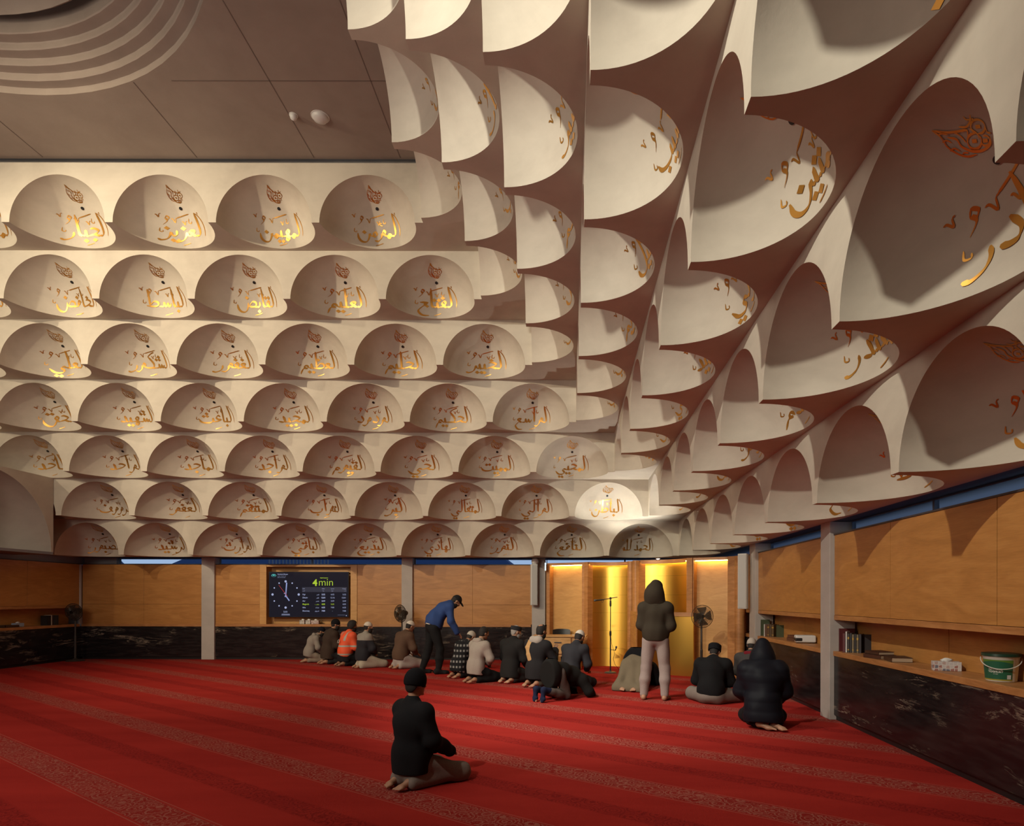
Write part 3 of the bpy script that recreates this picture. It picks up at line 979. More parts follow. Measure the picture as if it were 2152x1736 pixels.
# ---------------------------------------------------------------- outside in the dusk
M_ROOF = mat('pale_tin_roof', (.42, .50, .66), .5)
M_ROOF2 = mat('slate_roof', (.17, .16, .20), .7)
M_RENDER = mat('pale_rendered_wall', (.34, .38, .46), .8)
def house(x0, x1, y0, y1, zw, zr, roof, label, axis='x'):
    r = thing('house', label, 'house', ((x0 + x1) / 2, (y0 + y1) / 2, -.3))
    w, d = (x1 - x0) / 2, (y1 - y0) / 2
    MB().box(-w, w, -d, d, 0, zw).build('house_wall', M_RENDER, r)
    m = MB()
    o = .4
    if axis == 'x':
        m.add([(-w - o, -d - o, zw), (w + o, -d - o, zw), (w + o, d + o, zw), (-w - o, d + o, zw), (-w * .6, 0, zr), (w * .6, 0, zr)],
              [(0, 1, 5, 4), (1, 2, 5), (2, 3, 4, 5), (3, 0, 4), (3, 2, 1, 0)])
    else:
        m.add([(-w - o, -d - o, zw), (w + o, -d - o, zw), (w + o, d + o, zw), (-w - o, d + o, zw), (0, -d - o, zr), (0, d + o, zr)],
              [(0, 1, 4), (1, 2, 5, 4), (2, 3, 5), (3, 0, 4, 5), (3, 2, 1, 0)])
    m.build('roof', roof, r)
    return r
house(-33.0, -29.0, 36, 42, 3.0, 5.2, M_ROOF2, 'dark roofed house beyond the strip window near the short timber wall', 'y')
house(-29.4, -26.6, 30.5, 34.5, 2.6, 4.1, M_ROOF, 'small pale roofed house seen through the first strip window', 'x')
house(-25.4, -21.6, 31, 35, 2.5, 3.62, M_ROOF, 'low pale roofed house beside the column in the first strip window', 'x')
house(-18.6, -13.6, 30, 36, 3.3, 5.0, M_ROOF2, 'slate roofed house seen above the screen', 'x')
house(-12.6, -3.0, 29, 36, 3.4, 5.2, M_ROOF2, 'long dark house outside between the two middle columns', 'x')
def screen_fence():
    r = thing('slatted_screen', 'bright slatted screen outside the window above the television', 'screen', (-9.4, 22.0, -.3))
    MB().box(-1.1, 1.1, -.02, .02, 2.95, 3.05).box(-1.1, 1.1, -.02, .02, 3.48, 3.54).build('rail', M_FRAME, r)
    sm = mesh('slat', MB().box(-.022, .022, -.05, -.02, 0, 3.45).v, MB().box(0, 1, 0, 1, 0, 1).f, mat('white_slat', (.75, .72, .66), .6))
    for k in range(18):
        put('slat', sm, r, (-1.02 + .12 * k, 0, 0))
    return r
screen_fence()
struct(MB().box(-60, 30, YB + 1.2, 70, -.5, -.3).build('ground_outside', mat('outdoor_paving', (.12, .12, .13), .9)))

# ---------------------------------------------------------------- prayer niche (joinery across the corner)
M_LED = mat('led_strip', (1, .8, .4), .5)
bsdf(M_LED).inputs['Emission Color'].default_value = (1, .66, .20, 1)
bsdf(M_LED).inputs['Emission Strength'].default_value = 16.0
M_GOLDS = mat('brushed_gold_sheet', (.86, .53, .10), .30, 1.0)
def _gold():
    m = M_GOLDS
    p = geopos(m)
    s = nd(m, 'ShaderNodeSeparateXYZ')
    lk(m, p, s.inputs[0])
    # seams of the sheets every 0.4 m and faint brushing
    ph = math_(m, 'FLOORED_MODULO', s.outputs[2], .42)
    seam = math_(m, 'LESS_THAN', ph, .006)
    n = noise(m, mapping(m, p, (60, 60, 1.2)), 1.0, 3, .6)
    c = mix(m, math_(m, 'MULTIPLY', seam, .6), (.86, .53, .10), (.40, .22, .04))
    lk(m, c, bsdf(m).inputs['Base Color'])
    lk(m, math_(m, 'ADD', .34, math_(m, 'MULTIPLY', n, .16)), bsdf(m).inputs['Roughness'])
    bsdf(m).inputs['Anisotropic'].default_value = .75
    tg = nd(m, 'ShaderNodeTangent', direction_type='RADIAL', axis='Z')
    lk(m, tg.outputs[0], bsdf(m).inputs['Tangent'])
    bsdf(m).inputs['Anisotropic Rotation'].default_value = .25
_gold()

MT = 2.454
M_GOLDDARK = mat('dark_gold_sheet', (.56, .32, .06), .33, 1.0)  # darker, plainer gold for the balcony front
M_LED2 = M_LED.copy()  # stronger glow for the hidden upright strips added beside the gold
M_LED2.name = 'added_gold_strip'
bsdf(M_LED2).inputs['Emission Strength'].default_value = 230.0
pA, pB = (-.528, 15.42), (.395, 14.90)
pG1a, pG1b = (.474, 14.81), (1.396, 14.62)
pG2a, pG2b = (1.603, 14.05), (2.497, 13.29)
pC, pD, pE = (2.60, 13.20), (3.27, 12.80), (3.44, 12.62)
def nrm(a, b):
    dx, dy = b[0] - a[0], b[1] - a[1]
    L = math.hypot(dx, dy)
    return (dy / L, -dx / L), (dx / L, dy / L), L
def off(p, n, t):
    return (p[0] + n[0] * t, p[1] + n[1] * t)
def arc(a, b, sag, n=24):
    """points from a to b; positive sag bows away from the room"""
    nn, tt, L = nrm(a, b)
    return [(a[0] + tt[0] * L * k / n - nn[0] * sag * 4 * (k / n) * (1 - k / n), a[1] + tt[1] * L * k / n - nn[1] * sag * 4 * (k / n) * (1 - k / n)) for k in range(n + 1)]
def curved(name, a, b, sag, z0, z1, th, material, smooth=True):
    p = arc(a, b, sag)
    nn, _, _ = nrm(a, b)
    q = [(x - nn[0] * th, y - nn[1] * th) for x, y in p]
    n = len(p)
    mb = MB()
    vs = [(x, y, z0) for x, y in p] + [(x, y, z1) for x, y in p] + [(x, y, z0) for x, y in q] + [(x, y, z1) for x, y in q]
    fs = []
    for i in range(n - 1):
        fs += [(i, i + 1, n + i + 1, n + i), (2 * n + i, 3 * n + i, 3 * n + i + 1, 2 * n + i + 1), (n + i, n + i + 1, 3 * n + i + 1, 3 * n + i), (i, 2 * n + i, 2 * n + i + 1, i + 1)]
    fs += [(0, n, 3 * n, 2 * n), (n - 1, 3 * n - 1, 4 * n - 1, 2 * n - 1)]
    mb.add(vs, fs)
    o = mb.build(name, material, NICHE)
    for f in o.data.polygons:
        f.use_smooth = abs(f.normal.z) < .5 and smooth
    o.data.set_sharp_from_angle(angle=.7)
    return o
def bar(name, a, b, z0, z1, front, back, material, parent=None):
    nn, _, _ = nrm(a, b)
    poly = [off(a, nn, front), off(b, nn, front), off(b, nn, -back), off(a, nn, -back)]
    return MB().prism(poly, z0, z1).build(name, material, parent or NICHE, bevel=.004)
def lerp(a, b, t):
    return (a[0] + (b[0] - a[0]) * t, a[1] + (b[1] - a[1]) * t)
def lit_panel(a, b, s0, s1):
    bar('stile', a, lerp(a, b, s0), 0, MT, .03, .20, M_TRIM)
    bar('stile', lerp(a, b, 1 - s1), b, 0, MT, .03, .20, M_TRIM)
    bar('panel', lerp(a, b, s0), lerp(a, b, 1 - s1), 0, MT, -.14, .18, M_PLY2)
    bar('top_rail', lerp(a, b, s0), lerp(a, b, 1 - s1), MT - .055, MT, .03, .20, M_TRIM)
    bar('light_strip', lerp(a, b, s0 + .01), lerp(a, b, .99 - s1), MT - .068, MT - .056, -.05, .12, M_LED)
NICHE = thing('timber_bay', 'timber niche bay lit along its top edge behind the desk', 'niche bay', (0, 0, 0), 0, 'bays of the prayer niche')
lit_panel(pA, pB, .08, .08)
NICHE = thing('gold_bay', 'tall curved gold niche bay behind the microphone stand', 'niche bay', (0, 0, 0), 0, 'bays of the prayer niche')
# gold bay with the microphone
curved('gold_sheet', lerp(pG1a, pG1b, -.08), lerp(pG1a, pG1b, 1.08), .20, 0, MT - .05, .03, M_GOLDS)
curved('top_rail', off(pG1a, nrm(pG1a, pG1b)[0], .03), off(pG1b, nrm(pG1a, pG1b)[0], .03), .17, MT - .05, MT, .16, M_TRIM)
bar('post', pB, pG1a, 0, MT, .05, .22, M_TRIM)
# double rounded post between the gold bays
for t, r in ((.16, .085), (.66, .10)):
    c = lerp(pG1b, pG2a, t)
    MB().lathe([(0, 0), (r, 0), (r, MT), (0, MT)], (c[0], c[1], 0), 28).build('round_post', M_TRIM, NICHE).data.set_sharp_from_angle(angle=.8)
NICHE = thing('pulpit_bay', 'gold niche bay with a rounded gold balcony front and timber rail', 'pulpit', (0, 0, 0), 0, 'bays of the prayer niche')
bar('post', lerp(pG1b, pG2a, .55), pG2a, 0, MT - .01, .06, .2, M_TRIM)
curved('gold_sheet', lerp(pG2a, pG2b, -.08), lerp(pG2a, pG2b, 1.08), .24, 1.25, MT - .05, .03, M_GOLDS)
curved('top_rail', off(pG2a, nrm(pG2a, pG2b)[0], .03), off(pG2b, nrm(pG2a, pG2b)[0], .03), .20, MT - .05, MT, .16, M_TRIM)
bar('post', pG2b, pC, 0, MT, .05, .22, M_TRIM)
PULPIT = NICHE
NICHE = thing('timber_bay', 'timber niche bay lit along its top edge behind the pedestal fan', 'niche bay', (0, 0, 0), 0, 'bays of the prayer niche')
lit_panel(pC, pD, .02, .06)
bar('post', pD, pE, 0, MT, .10, .2, M_TRIM)
c = lerp(pD, pE, .9)
MB().lathe([(0, 0), (.10, 0), (.10, MT), (0, MT)], (c[0] - .02, c[1] - .06, 0), 28).build('round_post', M_TRIM, NICHE).data.set_sharp_from_angle(angle=.8)
NICHE = PULPIT
# rounded gold balcony front of the pulpit
q0, q1 = (1.50, 13.86), (2.56, 12.98)
curved('pulpit_front', q0, q1, -.10, 0, 1.235, .03, M_GOLDDARK)
curved('pulpit_rail', off(q0, nrm(q0, q1)[0], .03), off(q1, nrm(q0, q1)[0], .03), -.10, 1.235, 1.315, .22, M_TRIM)
bar('pulpit_cheek', lerp(pG1b, q0, .2), q0, 0, 1.315, .02, .05, M_TRIM)
# glowing strips added out of sight behind posts and rails to brighten the gold
def upright(a, z0, z1):
    MB().box(a[0] - .008, a[0] + .008, a[1] - .008, a[1] + .008, z0, z1).build('light_strip', M_LED2, NICHE)
GOLDBAY = [o for o in col.objects if o.name == 'gold_bay'][0]
for a_, b_, z_ in ((pG2a, pG2b, 1.32), (pG1a, pG1b, .02)):
    NICHE = PULPIT if z_ > 1 else GOLDBAY
    n_ = nrm(a_, b_)[0]
    upright(off(lerp(a_, b_, -.045), n_, .015), z_, MT - .07)
    upright(off(lerp(a_, b_, 1.045), n_, .015), z_, MT - .07)
def strip(a, b, sag):
    curved('top_lip', off(a, nrm(a, b)[0], .04), off(b, nrm(a, b)[0], .04), sag, MT - .085, MT - .05, .014, M_TRIM)
    n_ = nrm(a, b)[0]
    curved('light_strip', off(a, n_, .005), off(b, n_, .005), sag, MT - .062, MT - .051, .02, M_LED)
strip(lerp(pG1a, pG1b, .03), lerp(pG1a, pG1b, .97), .16)
NICHE = PULPIT
strip(lerp(pG2a, pG2b, .03), lerp(pG2a, pG2b, .97), .19)
# closing wall behind the niche
struct(MB().prism([(-.50, 15.74), (.55, 15.30), (1.55, 15.10), (2.80, 13.72), (3.52, 13.1), (3.52, 13.2), (2.85, 13.80), (1.60, 15.18), (.55, 15.40), (-.50, 15.84)], 0, MT - .02).build('wall_niche', M_GREY))

# ---------------------------------------------------------------- downlights under the lowest tier
M_LAMP = mat('lamp_lens', (1, .9, .75), .4)
bsdf(M_LAMP).inputs['Emission Color'].default_value = (1, .84, .62, 1)
bsdf(M_LAMP).inputs['Emission Strength'].default_value = 14.0
def downlight(x, y, z, label, power, ang=110):
    r = thing('downlight', label, 'light', (x, y, z), 0, 'round downlights under the lowest tier')
    MB().lathe([(.045, -.002), (.075, -.002), (.078, .01), (.078, .02), (.045, .02)], n=20).build('trim_ring', M_WHITE, r)
    MB().lathe([(0, -.02), (.03, -.012), (.045, 0), (0, .005)], n=20).build('lens', M_LAMP, r)
    l = light('downlight_lamp', 'SPOT', (0, 0, -.05), power, (1, .80, .55), None, .04, ang, .5)
    l.parent = r
downlight(2.29, 16.25, Z7 - .016, 'bright round downlight above the gold pulpit bay', 25)
downlight(bx(150), 16.2, Z7 - .015, 'small dim downlight in the soffit at the end of the short wall', 8)
# ================================================================ people: smooth-blended bodies polygonised into one continuous mesh each
class SDF:
    """signed distance field of blended limbs on a grid"""
    def __init__(self, lo, hi, h):
        self.h = h
        self.lo = np.array(lo, float)
        self.n = np.ceil((np.array(hi) - self.lo) / h).astype(int) + 1
        self.d = np.full(self.n, .5, np.float32)
    def _sub(self, a, b, m):
        i0 = np.clip(np.floor((np.minimum(a, b) - m - self.lo) / self.h).astype(int), 0, self.n)
        i1 = np.clip(np.ceil((np.maximum(a, b) + m - self.lo) / self.h).astype(int) + 1, 0, self.n)
        sl = tuple(slice(x, y) for x, y in zip(i0, i1))
        ax = [self.lo[k] + self.h * np.arange(i0[k], i1[k]) for k in range(3)]
        return sl, np.stack(np.meshgrid(*ax, indexing='ij'), -1)
    def _join(self, sl, e, k):
        d = self.d[sl]
        if k <= 0:
            self.d[sl] = np.minimum(d, e)
            return
        w = np.clip(k - np.abs(d - e), 0, None) / k
        self.d[sl] = np.minimum(d, e) - w * w * k * .25
    def cap(self, a, b, ra, rb=None, k=.03):
        a, b = np.array(a, float), np.array(b, float)
        rb = ra if rb is None else rb
        sl, p = self._sub(a, b, max(ra, rb) + .1)
        if p.size == 0:
            return self
        ab = b - a
        t = np.clip(((p - a) @ ab) / max(ab @ ab, 1e-9), 0, 1)
        e = np.linalg.norm(p - a - t[..., None] * ab, axis=-1) - (ra + (rb - ra) * t)
        self._join(sl, e.astype(np.float32), k)
        return self
    def chain(self, pts, rs, k=.03):
        for i in range(len(pts) - 1):
            self.cap(pts[i], pts[i + 1], rs[i], rs[i + 1], k)
        return self
    def _ell(self, c, r, R, m):
        c, r = np.array(c, float), np.array(r, float)
        sl, p = self._sub(c, c, r.max() + m)
        q = p - c
        if R is not None:
            q = q @ np.array(R)          # rows: world -> local
        k0 = np.linalg.norm(q / r, axis=-1)
        k1 = np.linalg.norm(q / (r * r), axis=-1) + 1e-9
        return sl, (k0 * (k0 - 1) / k1).astype(np.float32)
    def ell(self, c, r, R=None, k=.03):
        sl, e = self._ell(c, r, R, .1)
        if e.size:
            self._join(sl, e, k)
        return self
    def cut_ell(self, c, r, R=None):
        sl, e = self._ell(c, r, R, .05)
        if e.size:
            self.d[sl] = np.maximum(self.d[sl], -e)
        return self
    def grid(self):
        return np.stack(np.meshgrid(*[self.lo[k] + self.h * np.arange(self.n[k]) for k in range(3)], indexing='ij'), -1)
    def plane(self, p, n):
        """keep the side the normal points away from"""
        n = np.array(n, float); n /= np.linalg.norm(n)
        self.d = np.maximum(self.d, ((self.grid() - np.array(p)) @ n).astype(np.float32))
        return self
    def folds(self, amp, freq, seed, stretch=(1, 1, .45)):
        r = np.random.RandomState(seed)
        g = self.grid() * np.array(stretch)
        s = np.zeros(self.d.shape, np.float32)
        for _ in range(5):
            v = r.normal(size=3); v /= np.linalg.norm(v)
            s += np.sin(g @ v * freq * r.uniform(.6, 1.5) + r.uniform(0, 6)).astype(np.float32)
        self.d = self.d + s * amp * .35
        return self
    def mesh(self, name, material, M=None):
        d = self.d
        s = d < 0
        nx, ny, nz = d.shape
        c = np.zeros((nx - 1, ny - 1, nz - 1), np.int8)
        cor = [(i, j, k) for i in (0, 1) for j in (0, 1) for k in (0, 1)]
        for i, j, k in cor:
            c += s[i:nx - 1 + i, j:ny - 1 + j, k:nz - 1 + k]
        act = (c > 0) & (c < 8)
        ids = np.argwhere(act)
        if len(ids) == 0:
            return mesh(name, [], [], material)
        idx = np.full(c.shape, -1, int)
        idx[act] = np.arange(len(ids))
        acc = np.zeros((len(ids), 3)); cnt = np.zeros(len(ids))
        for a in range(8):
            for b in range(a + 1, 8):
                df = np.array(cor[b]) - np.array(cor[a])
                if df.sum() != 1 or (df < 0).any():
                    continue
                pa, pb = ids + cor[a], ids + cor[b]
                da, db = d[tuple(pa.T)], d[tuple(pb.T)]
                m = (da < 0) != (db < 0)
                t = np.where(m, da / np.where(m, da - db, 1), 0)
                acc += np.where(m[:, None], pa + t[:, None] * df, 0)
                cnt += m
        v = self.lo + acc / cnt[:, None] * self.h
        faces = []
        for ax in range(3):
            sh = [slice(None)] * 3
            sa, sb = list(sh), list(sh)
            sa[ax] = slice(0, -1); sb[ax] = slice(1, None)
            A_, B_ = s[tuple(sa)], s[tuple(sb)]
            e = np.argwhere(A_ != B_)
            o1, o2 = [k for k in range(3) if k != ax]
            ok = (e[:, o1] > 0) & (e[:, o2] > 0) & (e[:, o1] < d.shape[o1] - 1) & (e[:, o2] < d.shape[o2] - 1)
            e = e[ok]
            fl = A_[tuple(e.T)]
            def at(a, b):
                q = e.copy(); q[:, o1] -= a; q[:, o2] -= b
                return idx[tuple(q.T)]
            quad = np.stack([at(0, 0), at(1, 0), at(1, 1), at(0, 1)], 1)
            if ax == 1:
                fl = ~fl
            quad[fl] = quad[fl][:, ::-1]
            faces.append(quad)
        f = np.concatenate(faces)
        me = bpy.data.meshes.new(name)
        me.vertices.add(len(v)); me.vertices.foreach_set('co', v.astype(np.float32).ravel())
        me.loops.add(len(f) * 4); me.loops.foreach_set('vertex_index', f.astype(np.int32).ravel())
        me.polygons.add(len(f))
        me.polygons.foreach_set('loop_start', np.arange(0, len(f) * 4, 4, dtype=np.int32))
        me.polygons.foreach_set('use_smooth', np.ones(len(f), bool))
        me.materials.append(material)
        me.update(calc_edges=True); me.validate()
        bm = bmesh.new(); bm.from_mesh(me)
        bmesh.ops.smooth_vert(bm, verts=bm.verts, factor=.5, use_axis_x=True, use_axis_y=True, use_axis_z=True)
        bmesh.ops.recalc_face_normals(bm, faces=bm.faces)
        bm.to_mesh(me); bm.free()
        return me

def V(*a):
    return np.array(a, float)
def rot(axis, deg):
    return np.array(Matrix.Rotation(math.radians(deg), 3, axis))
def mirror(p):
    return V(-p[0], p[1], p[2])

def pose(kind, **kw):
    """joint positions; x right, y the way the person faces, z up"""
    J = {}
    if kind in ('kneel', 'cross', 'turn'):
        lean = kw.get('lean', 6)
        hz = .245 if kind == 'kneel' else .12
        base = V(0, -.06 if kind == 'kneel' else 0, hz)
        Rl = rot('X', -lean)
        Rc = rot('X', -lean - kw.get('hunch', 10))
        J['pelvis'] = base
        J['waist'] = base + Rl @ V(0, 0, .17)
        J['chest'] = J['waist'] + Rl @ V(0, 0, .20)
        J['neck'] = J['chest'] + Rc @ V(0, -.01, .20)
        J['head'] = J['neck'] + Rc @ V(0, .03, .17)
        for s, n in ((-1, 'l'), (1, 'r')):
            J['sh' + n] = J['chest'] + Rc @ V(s * .185, 0, .115)
            if kind == 'kneel':
                J['hip' + n] = base + V(s * .095, .02, -.01)
                J['knee' + n] = V(s * kw.get('spread', .17), .40, .085)
                J['ank' + n] = V(s * .10, -.12, .065)
                J['toe' + n] = V(s * .085, -.30, .03)
            else:
                J['hip' + n] = base + V(s * .10, .03, -.01)
                J['knee' + n] = V(s * .34, .30, .10)
                J['ank' + n] = V(-s * .02, .36 + .05 * s, .06)
                J['toe' + n] = V(-s * .18, .33 + .05 * s, .04)
            arm = kw.get('arms', 'thigh')
            if arm == 'thigh':
                J['elb' + n] = J['sh' + n] + V(s * .06, .05, -.26)
                J['wri' + n] = V(s * .15, base[1] + .30, hz + .09)
                J['hand' + n] = J['wri' + n] + V(-s * .01, .075, -.035)
            elif arm == 'lap':
                J['elb' + n] = J['sh' + n] + V(s * .07, .07, -.25)
                J['wri' + n] = V(s * .07, base[1] + .26, hz + .12)
                J['hand' + n] = J['wri' + n] + V(-s * .05, .05, -.04)
            elif arm == 'raised':
                J['elb' + n] = J['sh' + n] + V(s * .06, .12, -.24)
                J['wri' + n] = J['sh' + n] + V(-s * .06, .32, -.12)
                J['hand' + n] = J['wri' + n] + V(-s * .015, .05, .065)
    elif kind == 'bow':
        J['pelvis'] = V(0, -.02, .44)
        J['waist'] = V(0, .16, .45)
        J['chest'] = V(0, .34, .36)
        J['neck'] = V(0, .52, .235)
        J['head'] = V(0, .66, .125)
        for s, n in ((-1, 'l'), (1, 'r')):
            J['sh' + n] = V(s * .18, .44, .285)
            J['elb' + n] = V(s * .29, .50, .10)
            J['wri' + n] = V(s * .20, .66, .035)
            J['hand' + n] = V(s * .18, .74, .022)
            J['hip' + n] = V(s * .10, -.03, .43)
            J['knee' + n] = V(s * .14, .10, .075)
            J['ank' + n] = V(s * .085, -.35, .19) if kw.get('tucked') else V(s * .10, -.33, .065)
            J['toe' + n] = V(s * .085, -.42, .0) if kw.get('tucked') else V(s * .09, -.50, .03)
    elif kind == 'stand':
        J['pelvis'] = V(0, 0, .95)
        J['waist'] = V(0, .0, 1.12)
        J['chest'] = V(0, .0, 1.32)
        J['neck'] = V(0, .0, 1.50)
        J['head'] = V(0, .05, 1.665)
        for s, n in ((-1, 'l'), (1, 'r')):
            J['sh' + n] = V(s * .178, -.01, 1.40)
            J['elb' + n] = V(s * .222, .0, 1.14)
            J['wri' + n] = V(s * .10, .22, 1.08)
            J['hand' + n] = V(s * .02, .25, 1.06)
            J['hip' + n] = V(s * .10, 0, .90)
            J['knee' + n] = V(s * .14, .01, .49)
            J['ank' + n] = V(s * .165, -.02, .085)
            J['toe' + n] = V(s * .20, .16, .03)
    J.update({k: np.array(v, float) for k, v in kw.get('J', {}).items()})
    if kw.get('twist'):      # turn the upper body about the vertical through the pelvis
        Rz = rot('Z', kw['twist'])
        for k in ('waist', 'chest', 'neck', 'head', 'shl', 'shr', 'elbl', 'elbr', 'wril', 'wrir', 'handl', 'handr'):
            J[k] = J['pelvis'] + Rz @ (J[k] - J['pelvis'])
    tw = kw.get('twist', 0)
    J['Rhead'] = rot('Z', kw.get('yaw', 0) + tw) @ rot('X', -kw.get('nod', 10))
    if kind == 'bow':
        J['Rhead'] = rot('X', -100)
    J['Rbody'] = rot('Z', tw) @ rot('X', -kw.get('lean', 6) - (70 if kind == 'bow' else 0))
    J['kind'] = kind
    return J

def box_of(J, m):
    p = np.array([v for k, v in J.items() if not k.startswith('R') and k != 'kind'])
    lo, hi = p.min(0) - m, p.max(0) + m
    lo[2] = max(lo[2], -.02) if False else min(lo[2], -.03)
    return lo, hi

def hand_sdf(S, J, n, fr):
    s = -1 if n == 'l' else 1
    w, h = J['wri' + n], J['hand' + n]
    d = h - w; L = np.linalg.norm(d); d = d / L
    up = V(0, 0, 1) if abs(d[2]) < .8 else V(0, -1, 0)
    side = np.cross(d, up); side /= np.linalg.norm(side)
    nor = np.cross(side, d)
    pc = w + d * .055
    R = np.stack([side, d, nor], 1)
    S.ell(pc, (.040, .050, .017), R, .012)
    inner = -s * side if np.dot(side, V(1, 0, 0)) > 0 else s * side
    for q, (o, ln) in enumerate(((-.030, .062), (-.010, .074), (.010, .070), (.029, .055))):
        b0 = w + d * .095 + side * o
        b1 = b0 + d * ln * .55 - nor * .006
        b2 = b1 + d * ln * .42 - nor * .020
        S.cap(b0, b1, fr, fr * .95, .006).cap(b1, b2, fr * .95, fr * .82, .004)
    t0 = w + d * .03 + inner * .033
    t1 = t0 + d * .030 + inner * .022 - nor * .008
    t2 = t1 + d * .032 + inner * .004 - nor * .008
    S.cap(t0, t1, fr * 1.15, fr * 1.05, .01).cap(t1, t2, fr * 1.05, fr * .85, .005)

def foot_sdf(S, J, n, e=0.0, toes=True):
    s = -1 if n == 'l' else 1
    a, t = J['ank' + n], J['toe' + n]
    d = t - a; L = np.linalg.norm(d); d = d / L
    if J['kind'] == 'stand':
        heel = a + V(0, -.045, -.045)
        ball = a + d * L * .72; ball[2] = .028
        S.cap(a, heel, .036 + e, .032 + e, .02)
        S.cap(heel, ball, .034 + e, .030 + e, .03)
        side = np.cross(d, V(0, 0, 1)); side /= np.linalg.norm(side)
        S.cap(ball - side * .022, ball + side * .022, .025 + e, .025 + e, .02)
        f = (t - a) * V(1, 1, 0); f /= np.linalg.norm(f)
        z = .017
    else:
        heel = a + V(0, -.035, .012)
        ball = a + d * L * .70
        S.cap(a, heel, .036 + e, .034 + e, .02)
        S.cap(heel, ball, .036 + e, .027 + e, .03)
        side = V(1, 0, 0)
        S.cap(ball - side * .025, ball + side * .025, .022 + e, .022 + e, .02)
        f = d
        z = None
    if toes:
        for q, (o, ln, r) in enumerate(((-.036, .055, .0135), (-.015, .052, .0105), (.003, .047, .010), (.020, .041, .0095), (.035, .034, .009))):
            b0 = ball + side * o * (s if J['kind'] == 'stand' else s)
            b1 = b0 + f * ln
            if z:
                b0[2] = .02; b1[2] = z
            S.cap(b0, b1, r + e * .5, r * .9 + e * .5, .006)
    else:
        S.cap(ball, ball + f * .05, .028 + e, .022 + e, .02)

M_SKIN = {}
def skin(tone):
    if tone not in M_SKIN:
        m = mat('skin_tone_%d' % len(M_SKIN), tone, .55)
        bsdf(m).inputs['Subsurface Weight'].default_value = .08
        M_SKIN[tone] = m
    return M_SKIN[tone]
M_EYE = mat('eye_white', (.7, .68, .64), .3)
M_CLOTH = {}
def cloth(c, rough=.9):
    if (c, rough) not in M_CLOTH:
        m = mat('cloth_%d' % len(M_CLOTH), c, rough)
        bsdf(m).inputs['Specular IOR Level'].default_value = .15
        f = noise(m, geopos(m), 130, 3, .6)
        lk(m, mix(m, .35, c, ramp(m, f, [(.3, tuple(x * .6 for x in c)), (.7, tuple(min(x * 1.25, 1) for x in c))])), bsdf(m).inputs['Base Color'])
        bump(m, f, .2, .004)
        M_CLOTH[(c, rough)] = m
    return M_CLOTH[(c, rough)]

def head_pt(J, p):
    return J['head'] + J['Rhead'] @ V(*p)

def body_mesh(J, h, tone, bare_feet=True, slim=1.0):
    lo, hi = box_of(J, .17)
    S = SDF(lo, hi, h)
    fr = max(.0085, h * .95)
    Rb, Rh = J['Rbody'], J['Rhead']
    S.ell(J['pelvis'], V(.140, .11, .11) * slim, None, .05)
    S.cap(J['pelvis'], J['waist'], .095, .095, .05).cap(J['waist'], J['chest'], .10, .115, .05)
    S.ell(J['chest'], V(.145, .095, .15) * slim, Rb, .05)
    S.cap(J['shl'], J['shr'], .045, .045, .05)
    S.cap(J['chest'], J['neck'], .07, .052, .05)
    S.cap(J['neck'], head_pt(J, (0, -.02, -.04)), .052, .050, .03)
    # head: skull, jaw, brow, nose, lips, chin, ears
    S.ell(head_pt(J, (0, -.008, .022)), (.074, .094, .100), Rh, .02)
    S.ell(head_pt(J, (0, .030, -.055)), (.052, .058, .062), Rh, .03)
    S.ell(head_pt(J, (0, .076, .030)), (.045, .018, .014), Rh, .015)
    S.cap(head_pt(J, (0, .086, .022)), head_pt(J, (0, .108, -.022)), .008, .012, .012)
    S.ell(head_pt(J, (0, .102, -.028)), (.017, .010, .008), Rh, .008)
    S.ell(head_pt(J, (0, .088, -.058)), (.022, .008, .006), Rh, .006)
    S.ell(head_pt(J, (0, .086, -.070)), (.019, .008, .006), Rh, .006)
    S.ell(head_pt(J, (0, .078, -.100)), (.022, .016, .014), Rh, .02)
    for s in (-1, 1):
        S.ell(head_pt(J, (s * .076, -.005, -.010)), (.010, .022, .033), Rh, .008)
        S.ell(head_pt(J, (s * .040, .074, -.018)), (.020, .014, .014), Rh, .02)
        S.cut_ell(head_pt(J, (s * .031, .098, .008)), (.017, .012, .010), Rh)
    for n in 'lr':
        S.cap(J['sh' + n], J['elb' + n], .046, .038, .03).cap(J['elb' + n], J['wri' + n], .038, .026, .03)
        S.cap(J['wri' + n], J['wri' + n] + (J['hand' + n] - J['wri' + n]) * .4, .026, .022, .02)
        hand_sdf(S, J, n, fr)
        S.cap(J['hip' + n], J['knee' + n], .080, .052, .04).cap(J['knee' + n], J['knee' + n] * .6 + J['ank' + n] * .4, .050, .052, .02)
        S.cap(J['knee' + n] * .6 + J['ank' + n] * .4, J['ank' + n], .052, .036, .03)
        foot_sdf(S, J, n, 0, True)
    return S.mesh('body', skin(tone))

